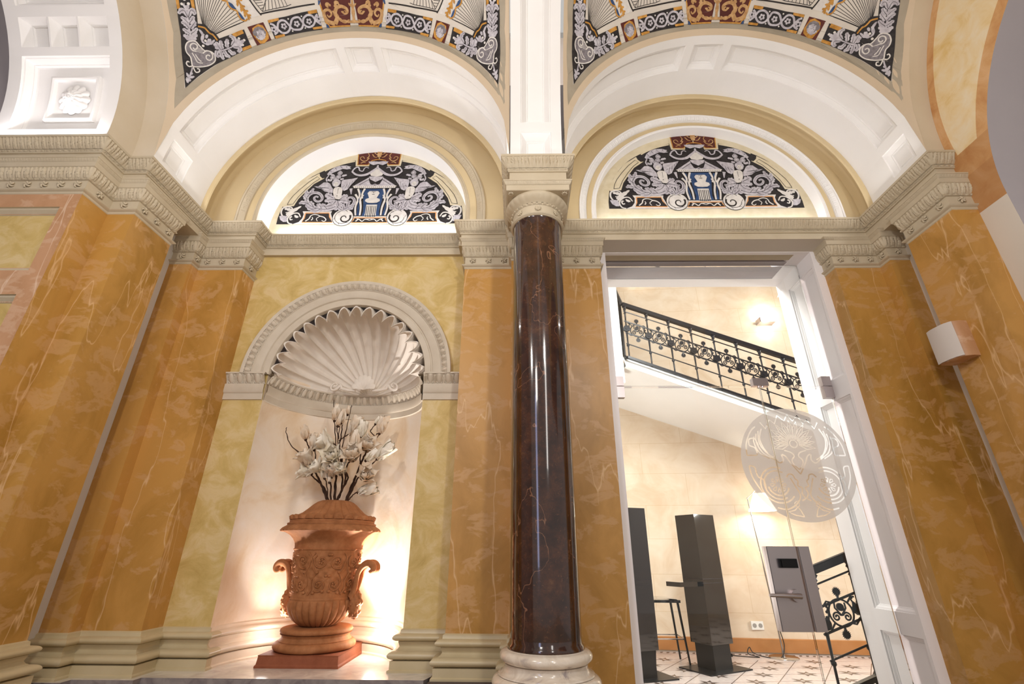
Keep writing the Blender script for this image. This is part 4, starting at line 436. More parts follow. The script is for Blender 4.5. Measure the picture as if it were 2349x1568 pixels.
S('trim_1', m, MT['cornice'], 35)

# --- vaults (sail vaults on a sphere) with their painted decoration
VD = DATA['v']
def vault(cx, hw, name):
    R = math.sqrt(hw*hw+1.551**2); m = M()
    def P(x, y, lay): 
        z = math.sqrt(max(1e-6, R*R-x*x-y*y)); k = 1-lay*.0010/R
        return (cx+x*k, YC+y*k, ZC+z*k)
    rows = [[P(hw*math.sin(PI/2*(-1+2*j/60)) if 0 else hw*(-1+2*j/60), y, 0) for j in range(61)] for y in [1.551*(-1+2*i/90) for i in range(91)]]
    m.cur = 12; m.grid(rows)
    # chart: nearly isometric around the painted band
    f = hw/1.2
    def ch(x, y):                                                # plan (traced on the left bay) -> chart
        z = math.sqrt(max(1e-4, R*R-x*x*f*f-y*y)); return Vector((math.atan2(x*f, z)*R*.66, math.asin(y/R)*R))
    def mp(u, v, lay):
        lat = v/R; lon = u/(R*.66); y = R*sin(lat); q = R*cos(lat); return P(q*sin(lon), y, lay)
    D = Draw(m, mp, .07); D.lay = 1
    sx = -.013
    def C(pts, side): return [ch((x-sx)*side, y) for x, y in pts]
    # grey border + cream field
    D.fill([ch(x, 1.523) for x in [-1.165+2.33*i/40 for i in range(41)]]+[ch(1.165, y) for y in (1.45, 1.3, 1.1, .9, .7)]+[ch(-1.165, y) for y in (.7, .9, 1.1, 1.3, 1.45)], BORD); D.lay = 2
    D.fill([ch(x, 1.497) for x in [-1.125+2.25*i/40 for i in range(41)]]+[ch(1.125, y) for y in (1.45, 1.3, 1.1, .9, .7)]+[ch(-1.125, y) for y in (.7, .9, 1.1, 1.3, 1.45)], CREAM)
    for sd in (-1, 1):
        q = lambda k: C([(-abs(p[0]) if sd == 0 else p[0], p[1]) for p in VD[k]], 1) if sd == 1 else [ch(-(x-sx), y) for x, y in VD[k]]
        q2 = lambda L: [ch((x-sx)*sd, y) for x, y in L]
        D.lay = 3; D.fill(q('black'), DARK); D.fill(q('gui'), DARK); D.fill(q('headsq'), RED)
        D.fill(q('laurelstrip'), PALE)
        for a, b in zip(VD['fanstart'], VD['fanends']): D.stroke(q2([a, b]), .0030, LINE, sm=False)
        D.stroke(q('frame1'), .010, LINE, sm=False); D.stroke(q('frame1b'), .009, LINE, sm=False)
        for k in ('inn', 'innb', 'inn2', 'inn3'): D.stroke(q(k), .004, LINE, sm=False)
        for a, b in zip(VD['hatch'][::2], VD['hatch'][1::2]): D.stroke(q2([a, b]), .0035, LINE, sm=False)
        D.lay = 4; D.stroke(q('ogeeb'), .014, DARK)
        D.fill(q('sb1'), BLUE); D.fill(q('sb2'), BLUE); D.fill(q('sb0'), BLUE)
        for k in ('gold1', 'gold2', 'gold3', 'gold4', 'gg1', 'gg2', 'gg3', 'gg4', 'headoct'): D.fill(q(k), GOLD)
        D.lay = 5; D.stroke(q('scal'), .010, GOLD); D.stroke(q('ogee'), .010, GOLD)
        D.leaf(q('laurel'), .02, GOLD, 6); 
        for i in range(4):
            a = VD['laurel'][i]; b = VD['laurel'][i+1]; dx, dy = b[0]-a[0], b[1]-a[1]
            for s_ in (-1, 1): D.leaf(q2([a, (a[0]+dx*.7-s_*dy*.55, a[1]+dy*.7+s_*dx*.55)]), .018, GOLD, 2)
        D.stroke(q('gw1'), .014, GREY); D.stroke(q('gw2'), .014, GREY)
        for k in ('gc1', 'gc2', 'gc3', 'gc4', 'gc5'):
            c = q(k)[0]; n = 5
            for i in range(n):
                a = 2*PI*i/n+.4; D.disc((c[0]+.014*cos(a), c[1]+.014*sin(a)), .0085, GREY, 8)
        for c in q('gdots'): D.disc(c, .0055, PALE, 10)
        # masks in the octagons
        D.fill(q('head'), P_i('hair')); D.lay = 6; D.fill(q('face'), GREY)
        c = q('head'); cc = Vector((sum(p[0] for p in c)/len(c), sum(p[1] for p in c)/len(c)))
        D.lay = 7
        for dx, dy in ((-.010, .006), (.010, .006)): D.disc((cc[0]+dx, cc[1]+dy), .0035, LINE, 8, .002)
        D.stroke([(cc[0]-.006, cc[1]-.020), (cc[0]+.006, cc[1]-.020)], .0028, LINE, sm=False); D.stroke([(cc[0], cc[1]+.004), (cc[0]-.001, cc[1]-.010)], .002, LINE, sm=False)
        for i in range(7):
            a = PI*(.05+.15*i); D.disc((cc[0]+.030*cos(a), cc[1]+.010+.026*sin(a)), .007, GREY, 8)
        # cartouche
        D.lay = 5; D.fill(q('cart'), P_i('hair')); D.lay = 6; D.stroke(q('cart')+q('cart')[:1], .008, PALE)
        for k in ('cs1', 'cs2', 'cs3', 'cs4'): D.stroke(q(k), .008, PALE)
        for k in ('cc', 'cc2'): D.stroke(q(k), .006, PALE)
        for i in range(4): D.stroke(q2([VD['cs1'][0], VD['cs2'][0]]) if i == 9 else [Vector(q('cs1')[0])+Vector((i*.006, -i*.006)), Vector(q('cs2')[0])+Vector((i*.006, -i*.006))], .003, PALE, sm=False)
        D.stroke(q('pstem'), .012, GREY, .008)
        for k in ('palml', 'palmr', 'palmb', 'palmt', 'b2l', 'b2r', 'b2t', 'mids', 'tipl'):
            for L in VD[k]: D.leaf(q2(L), .034 if k not in ('palmt', 'tipl', 'mids') else .020, GREY, 3)
        D.stroke(q('palm'), .012, GREY, .004); D.stroke(q('b2palm'), .012, GREY, .004)
        for k in ('pd', 'b2d'):
            for c in q(k): D.disc(c, .0085, PALE, 10)
        D.lay = 7
        for k in ('palml', 'palmr', 'b2l', 'b2r'):
            for L in VD[k]: D.stroke(q2(L), .003, LINE, .001)
        # oxblood panel (half)
        D.lay = 3; D.fill(q('red'), RED); D.lay = 4; D.stroke(q('redg'), .010, GOLD, sm=False); D.fill(q('blue1'), BLUE); D.fill(q('blue2'), BLUE)
        D.lay = 5; D.stroke(q('drag'), .030, DRAG, .008); D.stroke(q('drag2'), .034, DRAG, .010); D.leaf(q('drag3'), .026, DRAG, 3); D.leaf(q('drag4'), .026, DRAG, 3); D.leaf(q('drag5'), .024, DRAG, 3)
        for L in (VD['drag2'],):
            for i in range(len(L)-1):
                a = L[i]; D.leaf(q2([a, (a[0]-.022, a[1]-.012)]), .014, DRAG, 2)
    D.lay = 6; D.leaf([ch(0, 1.49), ch(0, 1.44), ch(0, 1.37)], .026, DRAG, 3); D.leaf([ch(-.03, 1.40), ch(0, 1.415), ch(.03, 1.40)], .02, DRAG, 3)
    D.fill([ch(-.05, 1.488), ch(-.03, 1.478), ch(0, 1.474), ch(.03, 1.478), ch(.05, 1.488)], DRAG)
    # the decoration runs on over the visitor's head
    for sd in (-1, 1):
        D.lay = 3; D.fill([ch(sd*1.125, y) for y in (1.21, 1.0, .8, .6, .3)]+[ch(sd*1.045, y) for y in (.3, .6, .8, 1.0, 1.21)], DARK)
        D.lay = 5
        for i in range(6):
            y = 1.10-.13*i; D.leaf([ch(sd*1.085, y), ch(sd*1.085, y-.05), ch(sd*1.085, y-.10)], .05, GREY, 4)
        for r_, w_, c_ in ((.66, .05, DARK), (.60, .02, GOLD), (.50, .05, BLUE), (.44, .016, GOLD)):
            D.stroke([Vector((r_*cos(2*PI*i/60), .95+r_*.62*sin(2*PI*i/60))) for i in range(61)], w_, c_, sm=False)
    return S(name, m, PAINTS+[MT['vaulttan'], P_hair], 60)
P_hair = paint('mural_mid_grey', '#6d686c', '#8a858a', 60)
def P_i(_): return 13
for i, (cx, hw, *_) in enumerate(BAYS): vault(cx, hw, 'ceiling')

# --- panelled curved surfaces
PROF_PANEL = [(0, 0), (.003, .010), (.012, .013), (.030, .030), (.034, .030), (.038, .038), (.050, .040), (.054, .034), (.060, .034)]
def panelled(m, mp, S_, T_, panels, prof=PROF_PANEL, tstep=3.0, ws=1.0, wt=1.0, inner=None):
    """mp(s,t,d)->point; S_,T_ breakpoints; panels: set of (i,j) cells; ws, wt: metres per unit of s and t"""
    for i in range(len(S_)-1):
        for j in range(len(T_)-1):
            s0, s1, t0, t1 = S_[i], S_[i+1], T_[j], T_[j+1]
            n = max(1, int(abs(t1-t0)/tstep))
            if (i, j) not in panels:
                m.grid([[mp(s0+(s1-s0)*a/2, t0+(t1-t0)*b/n, 0) for b in range(n+1)] for a in range(3)]); continue
            rings = []
            for ins, dep in prof:
                a0, a1 = s0+ins/ws, s1-ins/ws; b0, b1 = t0+ins/wt, t1-ins/wt
                pts = [(a0, b0+(b1-b0)*k/n) for k in range(n)]+[(a0+(a1-a0)*k/2, b1) for k in range(2)]+[(a1, b1-(b1-b0)*k/n) for k in range(n)]+[(a1-(a1-a0)*k/2, b0) for k in range(2)]
                rings.append([mp(x, y, dep) for x, y in pts])
            m.grid(rings, cu=True)
            ins, dep = prof[-1]; a0, a1 = s0+ins/ws, s1-ins/ws; b0, b1 = t0+ins/wt, t1-ins/wt
            m.grid([[mp(a0+(a1-a0)*a/2, b0+(b1-b0)*b/n, dep) for b in range(n+1)] for a in range(3)])
def add_arc_profile(m, cx, zc, R, prof, a0=0, a1=180, n=72, zstilt=None, disp=None, closed=False):
    """prof: (dr, y). Swept round an arch standing in the XZ plane; legs go down to zstilt"""
    A = [R_(a0+(a1-a0)*i/n) for i in range(n+1)]; rows = []
    for q, (dr, y) in enumerate(prof):
        row = []
        if zstilt is not None: row.append((cx+(R+dr)*cos(A[0]), y, zstilt))
        for a in A:
            yy = y-(disp(R*(a-PI/2), q/(len(prof)-1)) if disp else 0)
            row.append((cx+(R+dr)*cos(a), yy, zc+(R+dr)*sin(a)))
        if zstilt is not None: row.append((cx+(R+dr)*cos(A[-1]), y, zstilt))
        rows.append(row)
    m.grid(rows)

for b, (cx, hw, rc, ri, ro, yl, rz) in enumerate(BAYS):
    # panelled soffit
    m = M(); mp = lambda s, t, d: (cx+(hw+d)*cos(R_(t)), s, ZC+(hw+d)*sin(R_(t)))
    o = 0 if b == 0 else .7
    panelled(m, mp, [2.355, 2.425, 2.635, 2.865], [0, 1.0, 11, 14.5, 81.5+o, 84.5+o, 95.5+o, 98.5+o, 165.5, 169, 179, 180], {(1, 1), (1, 3), (1, 5), (1, 7), (1, 9)}, ws=1, wt=PI/180*hw)
    for sx in (-1, 1): m.grid([[(cx+sx*hw, y, z) for y in (2.355, 2.865)] for z in (3.46, ZC)])
    S('ceiling', m, MT['white'], 35)
    # recessed roll at the back of the soffit
    m = M()
    add_arc_profile(m, cx, ZC, hw, [(0, 2.865), (-.034, 2.867), (-.040, 2.876), (-.034, 2.888), (-.012, 2.892), (.006, 2.915), (.016, 2.95), (.016, 2.985), (.010, 3.02)], zstilt=3.46)
    S('trim_2' if b == 0 else 'trim_3', m, MT['tan'], 40)
    # back wall with the lunette recess
    m = M(); n = 60
    outer = [(cx+(hw+.03)*cos(R_(180*i/n)), 3.02, ZC+(hw+.03)*sin(R_(180*i/n))) for i in range(n+1)]
    inner = [(rc+ri*cos(R_(180*i/n)), 3.02, rz+ri*sin(R_(180*i/n))) for i in range(n+1)]
    m.grid([outer, inner])
    for k in (0, n): m.grid([[outer[k], inner[k]], [(outer[k][0], 3.02, 3.40), (inner[k][0], 3.02, 3.40)]])
    S('wall_back', m, MT['tan'])
    # recess soffit + lunette wall
    m = M(); add_arc_profile(m, rc, rz, ri, [(0, 3.02), (0, yl)], zstilt=3.40)
    S('ceiling', m, MT['white'], 40)
    # archivolt mouldings round the recess
    m = M()
    add_arc_profile(m, rc, rz, ri, [(0, 3.02), (0, 3.005), (.012, 3.000), (.020, 3.006), (.022, 3.012), (.030, 3.010), (.034, 3.016), (.036, 3.02)], zstilt=3.46)
    w = ro-ri
    add_arc_profile(m, rc, rz, ri, [(w*.56, 3.02), (w*.58, 3.008), (w*.62, 3.005)], zstilt=3.46)
    add_arc_profile(m, rc, rz, ri, [(w*.62+w*.24*t/8, 3.005-.014*t/8) for t in range(9)], n=420, disp=leafband(.034, .009), zstilt=3.46)
    add_arc_profile(m, rc, rz, ri, [(w*.86, 2.991), (w*.88, 2.984), (w*.95, 2.982), (w, 2.988), (w, 3.02)], zstilt=3.46)
    S('trim_4' if b == 0 else 'trim_5', m, MT['white'] if b else MT['cornice'], 35)

# --- ribs and side arches
m = M(); mp = lambda s, t, d: (s, YC+(1.522+d)*cos(R_(t)), ZC+(1.522+d)*sin(R_(t)))
RP = [(0, 0), (.002, .008), (.008, .009), (.012, .014), (.040, .05), (.045, .05), (.050, .056), (.060, .056)]
panelled(m, mp, [-.057, .012, .215, .285], [-2.4, -1.4, 5.6, 8.6, 60, 63, 117, 120, 180], {(1, 1), (1, 3), (1, 5)}, prof=RP, ws=1, wt=PI/180*1.522, tstep=2.5)
for x in (-.057, .285): m.grid([[(x, YC+r*cos(R_(t)), ZC+r*sin(R_(t))) for t in range(-3, 181, 3)] for r in (1.522, 1.58)])
S('ceiling', m, MT['white'], 35)
m = M()                                                          # plain wall arches at both ends
for x0, x1 in ((-2.615, -2.465), (2.68, 2.80)):
    m.grid([[(x, YC+1.551*cos(R_(t)), ZC+1.551*sin(R_(t))) for t in range(0, 181, 3)] for x in (x0, x1)])
    m.grid([[(x, YC+1.551, z) for z in (3.46, ZC)] for x in (x0, x1)])
S('ceiling', m, MT['ribtan'], 50)
m = M(); A = range(0, 181, 3)
m.grid([[(-2.615, YC+r*cos(R_(t)), z+r*sin(R_(t))) for t in A] for r, z in ((1.35, 3.51), (1.551, ZC))])
m.grid([[(-2.615, YC+r, z) for z in (3.46, zz)] for r, zz in ((1.35, 3.51), (1.551, ZC))])
S('wall_left', m, MT['ribtan'])
# left arch with coffered soffit
m = M(); mp = lambda s, t, d: (s, YC+(1.35+d)*cos(R_(t)), 3.51+(1.35+d)*sin(R_(t)))
CP = [(0, 0), (.004, .012), (.012, .014), (.030, .05), (.036, .05), (.042, .064), (.052, .066)]
CB = [(0, 0), (.004, .010), (.030, .060), (.035, .060), (.04, .07)]
S0, S1 = -3.29, -2.70; T_ = [-2.6, 1.8, 24.9, 27.3, 35.2, 38.0, 61.1, 63.5, 71.4, 74.2, 97.3, 180]
w3 = (S1-S0)/3
for j in range(len(T_)-1):
    t0, t1 = T_[j], T_[j+1]
    if j in (1, 5, 9): panelled(m, mp, [-3.375, S0, S1, -2.615], [t0, t1], {(1, 0)}, prof=CP, wt=PI/180*1.35)
    elif j in (3, 7): panelled(m, mp, [-3.375, S0, S0+w3-.006, S0+w3+.006, S0+2*w3-.006, S0+2*w3+.006, S1, -2.615], [t0, t1], {(1, 0), (3, 0), (5, 0)}, prof=CB, wt=PI/180*1.35)
    else: panelled(m, mp, [-3.375, -2.615], [t0, t1], set(), wt=PI/180*1.35)
S('ceiling', m, MT['white'], 35)
# raised square with rosette inside each big coffer
def square_frame(tc):
    m = M(); mp2 = lambda s, t, d: mp(s, t, d)
    panelled(m, mp2, [-3.13, -2.80], [tc-6.8, tc+6.8], {(0, 0)}, prof=[(0, .067), (.001, .040), (.014, .036), (.024, .040), (.030, .060), (.034, .060)], wt=PI/180*1.35)
    return m
def flower_mesh(mp_, c, R, petals, lay=2):
    m = M()
    for L in range(lay):
        rr = R*(1-.34*L); n = petals*10
        rows = []
        for i in range(7):
            f = i/6
            rows.append([mp_(c, rr*f*(.88+.12*abs(cos(petals/2*a+L*.8)))*cos(a), rr*f*(.88+.12*abs(cos(petals/2*a+L*.8)))*sin(a), .010+.022*sin(PI*f)*(.6+.4*abs(cos(petals*a/2+L*.5)))+L*.014-(.02 if f == 0 else 0)) for a in [2*PI*j/n for j in range(n)]])
        m.grid(rows, cu=True)
    return m
for tc, where in ((13.35, 'in the coffer nearest the cornice'), (49.5, 'in the second coffer up')):
    t = thing('ceiling_rosette', 'white plaster rosette '+where+' of the left arch', 'rosette', mp(-2.965, tc, .05), 'rosettes of the coffered arch')
    obj('square_frame', square_frame(tc), MT['white'], t, 35)
    mf = lambda c, x, y, h: mp(-2.965+x, c+y/(PI/180*1.35), .064-h)
    obj('rosette_petals', flower_mesh(mf, tc, .108, 12, 3), MT['white'], t, 50)
    bm = M(); c = mp(-2.965, tc, .028); bm.ball(c, .022); obj('rosette_button', bm, MT['white'], t, 60)
# lilac wall beyond the left arch
m = M(); m.grid([[(-4.6, y, z) for y in (-3, 4)] for z in (0, 7)]); m.grid([[(x, 2.5, z) for x in (-4.6, -3.5)] for z in (0, 7)]); S('wall_left', m, MT['lilac'])
m = M(); m.grid([[(-3.375, YC+r*cos(R_(t)), 3.51+r*sin(R_(t))) for t in A] for r in (1.35, 1.9)]); S('wall_left', m, MT['lilac'])

# right wall with its arched opening
m = M(); Zm = 3.045; c1 = (.83, 2.99, 1.33); c2 = (YC, ZC, 1.551)
inn = lambda t: (2.80, c1[0]+c1[2]*cos(R_(t)), c1[1]+c1[2]*sin(R_(t))); out = lambda t: (2.80, c2[0]+c2[2]*cos(R_(t)), c2[1]+c2[2]*sin(R_(t)))
N = 14
rows = []
for t in range(0, 181, 2):
    a, b_ = Vector(inn(t)), Vector(out(t)); rows.append([a.lerp(b_, i/N) for i in range(N+1)])
rows.insert(0, [Vector(inn(0)).lerp(Vector(out(0)), i/N)*1 for i in range(N+1)]); rows[0] = [Vector((2.80, 2.16+.196*i/N, Zm-.055)) for i in range(N+1)]
m.cur = 1; m.grid(rows); m.cur = 0
m.grid([[(2.80, y, z) for y in (2.16, 2.356)] for z in (0, Zm-.055)]); m.grid([[(2.80, y, z) for y in (2.355, 3.05)] for z in (0, 3.5)])
k = NT('painted_stone_arch'); co = k.n('ShaderNodeSeparateXYZ'); k.l(k.co(), co.inputs[0]); Yn, Zn = co.outputs[1], co.outputs[2]
def dist(y0, z0): return k.math('SQRT', k.math('ADD', k.math('POWER', k.math('SUBTRACT', Yn, y0), 2), k.math('POWER', k.math('SUBTRACT', Zn, z0), 2)))
d1 = dist(.83, 2.99); d2 = dist(YC, ZC)
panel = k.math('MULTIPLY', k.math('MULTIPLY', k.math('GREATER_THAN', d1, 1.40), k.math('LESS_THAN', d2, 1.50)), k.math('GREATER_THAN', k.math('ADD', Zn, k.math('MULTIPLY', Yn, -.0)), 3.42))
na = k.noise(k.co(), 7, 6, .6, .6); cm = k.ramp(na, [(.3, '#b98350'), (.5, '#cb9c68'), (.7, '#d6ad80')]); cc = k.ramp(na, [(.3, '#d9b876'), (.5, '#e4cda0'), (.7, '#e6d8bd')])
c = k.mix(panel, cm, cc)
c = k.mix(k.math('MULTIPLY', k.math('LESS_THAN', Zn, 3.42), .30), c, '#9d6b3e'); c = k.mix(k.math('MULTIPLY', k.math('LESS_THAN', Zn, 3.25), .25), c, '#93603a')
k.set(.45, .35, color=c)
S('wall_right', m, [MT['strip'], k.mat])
m.v and None
m = M(); m.grid([[(x, 2.16, z) for z in (0, 2.99)]+[(x, c1[0]+c1[2]*cos(R_(t)), c1[1]+c1[2]*sin(R_(t))) for t in range(3, 181, 3)] for x in (2.80, 5.5)])
S('wall_right', m, MT['lilac'], 50)

# gap walls beside the back pilasters, back wall faces
m = M(); m.grid([[(-2.577, y, z) for y in (2.60, 2.90)] for z in (0, 3.30)]); S('wall_left', m, MT['strip'])
# niche wall with its opening
NC = (-1.237, 3.15); NR = .563; NZ = 2.25
m = M()
n = 40; arc = [(NC[0]+NR*cos(R_(180*i/n)), 3.15, NZ+NR*sin(R_(180*i/n))) for i in range(n+1)]
m.poly3([(-2.10, 3.15, .48), (NC[0]-NR, 3.15, .48)]+arc[::-1]+[(NC[0]+NR, 3.15, .48), (-.39, 3.15, .48), (-.39, 3.15, 3.30), (-2.10, 3.15, 3.30)])
S('wall_niche', m, MT['olive']).name = 'wall_back'
m = M(); pa = arcpath(NC[0], NC[1], NR, PI, 0, 48)
m.grid([[(x, y, z) for x, y in pa] for z in (.48, 2.30)]); S('wall_niche', m, MT['niche'], 60)
# shell: quarter sphere with radiating flutes meeting at the back of the springing line
def shell():
    m = M(); NF = 17; nph = NF*16; nt = 44
    rows = []
    for i in range(nt+1):
        t = .02+.965*i/nt; row = []
        for j in range(nph+1):
            ph = PI*j/nph; fl = abs(sin(NF*ph/1.0)); A = .021*min(1, t*1.25)
            if t > .53: A *= 1.15
            rr = NR-.012-A+A*1.9*fl**.7-(.004 if .52 < t < .545 else 0)-(.004*abs(sin(NF*ph*2.5)) if t > .3 else 0)
            if t > .90: rr -= .045*((t-.90)/.085)**2*(.15+.85*(1-fl))
            d = Vector((sin(t*PI/2)*-cos(ph), cos(t*PI/2), sin(t*PI/2)*sin(ph)))
            row.append((NC[0]+d.x*rr, NC[1]+d.y*rr+.004, NZ+max(d.z, 0)*rr))
        rows.append(row)
    m.grid(rows)
    # rolled lip
    last = rows[-1]; lip = []
    for i in range(5):
        lip.append([(p[0]+(NC[0]-p[0])*(.03*sin(PI*i/4)-.02*i/4*-1), p[1]-.022*sin(PI*i/8), p[2]+(NZ-p[2])*(.03*sin(PI*i/4)+.02*i/4)) for p in last])
    m.grid(lip); return m
t = thing('scallop_shell', 'large plaster scallop shell filling the top of the niche above the urn', 'shell', (NC[0], 3.15+NR, NZ))
obj('fluted_shell', shell(), MT['shell'], t, 50)
m = M()                                                          # small hinge shell
rows = []
for i in range(12):
    s_ = i/11; row = []
    for j in range(61):
        ph = PI*j/60; rr = (.085*s_+.012*abs(sin(7*ph))*s_)*(1-.0*s_)
        row.append((NC[0]+rr*1.0*-cos(ph), NC[1]+NR-.10-.075*sin(PI*s_*.5)+.06*s_-.06, NZ+.012+rr*1.25*sin(ph)*(.55+.45*s_)+.005))
    rows.append(row)
m.grid(rows); obj('hinge_shell', m, MT['shell'], t, 50)
for sx in (-1, 1):
    m = M(); pts = []
    for i in range(40):
        f = i/39; a = f*2.3*PI*2*.62; r = .036*(1-f)+.006
        pts.append((NC[0]+sx*(.235+.0)+sx*r*cos(a+PI)*1.0, NC[1]+NR-.16, NZ+.048+r*sin(a+PI*.9)))
    lead = [(NC[0]+sx*.07, NC[1]+NR-.15, NZ+.012), (NC[0]+sx*.13, NC[1]+NR-.15, NZ+.016), (NC[0]+sx*.18, NC[1]+NR-.155, NZ+.028)]
    m.tube(lead+pts, [.012, .014, .013]+[.011*(1-i/55) for i in range(40)], 8); obj('hinge_scroll', m, MT['shell'], t, 50)
# niche archivolt
m = M(); W0 = .557
add_arc_profile(m, NC[0]+.004, NZ-.004, W0, [(.0, 3.17), (0, 3.145), (.004, 3.135), (.045, 3.133), (.050, 3.139), (.056, 3.139), (.060, 3.130), (.064, 3.127), (.118, 3.124), (.122, 3.118), (.126, 3.118)], n=96)
add_arc_profile(m, NC[0]+.004, NZ-.004, W0, [(.126+.040*t_/8, 3.118-.016*sin(PI/2*t_/8)) for t_ in range(9)], n=640, disp=eggband(.038, .012))
add_arc_profile(m, NC[0]+.004, NZ-.004, W0, [(.166, 3.102), (.170, 3.100), (.190, 3.098), (.192, 3.104), (.192, 3.15)], n=96)
S('trim_6', m, MT['impost'], 35)
# impost band
m = M()
IP = [(-2.10, 3.15), (NC[0]-NR, 3.15)]; IP2 = [(NC[0]+NR, 3.15), (-.39, 3.15)]
full = IP[:1]+pa+IP2[1:]
prof_top = [(-.03, 2.253), (.046, 2.253), (.046, 2.243), (.042, 2.240)]; ornp = [(.042-.030*sin(PI/2*t_/8), 2.240-.062*t_/8) for t_ in range(9)]
prof_low = [(.012, 2.178), (.012, 2.174), (.022, 2.172), (.022, 2.118), (.018, 2.112), (.016, 2.108), (.012, 2.106), (.010, 2.062), (0, 2.058)]
for P_ in (IP, IP2): sweep(m, P_, prof_top); sweep(m, P_, ornp, step=.0035, disp=eggband(.062, .016)); sweep(m, P_, prof_low)
pf = arcpath(NC[0], NC[1], NR, PI, 0, 560); pc = arcpath(NC[0], NC[1], NR, PI, 0, 64)
smoothsweep(m, pc, prof_top); smoothsweep(m, pf, ornp, disp=eggband(.055, .014)); smoothsweep(m, pc, prof_low)
S('trim_7', m, MT['impost'], 35)
# moulded base band
TOR = lambda o, z0, z1, r: [(o+r*sin(PI*i/12), (z0+z1)/2+(z1-z0)/2*cos(PI*i/12)) for i in range(13)]
def baseprof(sc=1.0, z0=.485): return [(0, .690), (.010, .684), (.012, .668)]+TOR(.014, .630, .666, .034*sc)+[(.018, .628), (.014, .615), (.010, .603), (.018, .592), (.026, .588)]+TOR(.026, .542, .586, .040*sc)+[(.050, .538), (.050, .500), (.060, .494), (.060, z0)]
m = M(); BP = [(-2.577, 2.895), (-2.415, 2.895), (-2.415, 2.977), (-2.08, 2.977), (-2.08, 3.15), (NC[0]-NR, 3.15), (NC[0]-NR, 3.20)]
BP2 = [(NC[0]+NR, 3.20), (NC[0]+NR, 3.15), (-.405, 3.15), (-.405, 2.977), (-.055, 2.977), (-.055, 2.87), (.26, 2.87), (.26, 2.977)]
for P_ in (BP, BP2): sweep(m, P_, baseprof())
S('baseboard_back', m, MT['base'], 40)
m = M(); smoothsweep(m, pc, baseprof(.8)); S('baseboard_niche', m, MT['baseniche'], 40)
# ledge slab on a dark podium
m = M()
led = [(-2.75, 2.82), (-2.31, 2.82), (-2.31, 2.885), (-1.985, 2.885), (-1.985, 2.94), (-.50, 2.94), (-.475, 3.02), (-.475, 3.16), (NC[0]+NR, 3.16)]+arcpath(NC[0], NC[1], NR+.02, 0, PI, 32)+[(-2.75, 3.16)]
m.prism(led, .448, .485); lo_ = S('trim_8', m, [MT['ledge']]); 
me = lo_.data; me.materials.append(MT['ledge_edge'])
for p in me.polygons:
    if abs(p.normal.z) < .5: p.material_index = 1
m = M(); m.box(-2.75, -.50, 2.98, 3.16, 0, .447); m.box(-.47, .30, 2.86, 3.15, 0, .485); m.box(.30, .612, 2.97, 3.16, 0, .20); S('wall_podium', m, MT['podium'])
# floors
m = M(); m.grid([[(x, y, 0) for x in (-4.6, 5.5)] for y in (-4, 3.4)]); S('floor', m, plaster('hall_floor', '#b8a68e', '#c4b39b', 2, .3))
# ================================================================ pilasters
CAP = dict(top=[(-.07, 3.273), (.045, 3.273), (.045, 3.264), (.040, 3.262)])
def rosette_mesh():
    m = M()
    for k in range(5):
        a0 = 2*PI*k/5; pts = [(.003*cos(a0), .003*sin(a0), .006), (.011*cos(a0+.15), .011*sin(a0+.15), .010), (.020*cos(a0+.55), .020*sin(a0+.55), .007), (.022*cos(a0+1.0), .022*sin(a0+1.0), .001)]
        m.tube(pts, [.004, .0065, .0055, .002], 6)
    m.ball((0, 0, .007), .0055, 8, 6); return m
_rm = rosette_mesh(); ROS = bpy.data.meshes.new('neck_rosette'); ROS.from_pydata(_rm.v, [], _rm.f); ROS.polygons.foreach_set('use_smooth', [True]*len(ROS.polygons)); ROS.materials.append(MT['cornice'])
def capital(path, parent, closed=False, ros=None):
    m = M(); kw = dict(closed=closed)
    sweep(m, path, [(-.07, 3.273), (.045, 3.273), (.045, 3.264), (.042, 3.263)], **kw)
    sweep(m, path, [(.042-.012*t/5, 3.263-.020*t/5) for t in range(6)], step=.004, disp=leafband(.018, .004), **kw)
    sweep(m, path, [(.030, 3.243), (.030, 3.208), (.024, 3.204)], **kw)
    sweep(m, path, [(.024-.018*t/8, 3.204-.066*t/8) for t in range(9)], step=.0038, disp=leafband(.052, .017), **kw)
    sweep(m, path, [(.008, 3.138), (.006, 3.136)], **kw); sweep(m, path, [(.006+.006*sin(PI*t/4), 3.136-.014*t/4) for t in range(5)], step=.004, disp=beadband(.036, .005), **kw)
    sweep(m, path, [(.006, 3.121), (0, 3.119), (0, 3.062), (.006, 3.058)]+[(.008+.013*sin(PI*i/6), 3.058-.022*i/6) for i in range(7)]+[(.004, 3.034), (.004, 3.022), (0, 3.018), (-.01, 3.018)], **kw)
    o = obj('capital', m, MT['cornice'], parent, 35)
    for i in range(len(path)-1):
        a, b = Vector(path[i]), Vector(path[i+1]); L = (b-a).length
        if L < .07 or (ros and not ros(i)): continue
        d = (b-a).normalized(); nrm = Vector((d.y, -d.x)); k = max(1, round(L/.112)) if L > .2 else 1
        if L > .5: k = int(L/.095)
        for j in range(k):
            p = a+d*(L*(j+.5)/k)
            r = bpy.data.objects.new('neck_rosette', ROS); COL.objects.link(r); r.parent = o
            X, Y, Z = Vector((d.x, d.y, 0)), Vector((0, 0, 1)), Vector((nrm.x, nrm.y, 0))
            mwr = Matrix((X, Y, Z)).transposed().to_4x4(); mwr.translation = Vector((p.x, p.y, 3.090)); r.matrix_basis = mwr
    return o
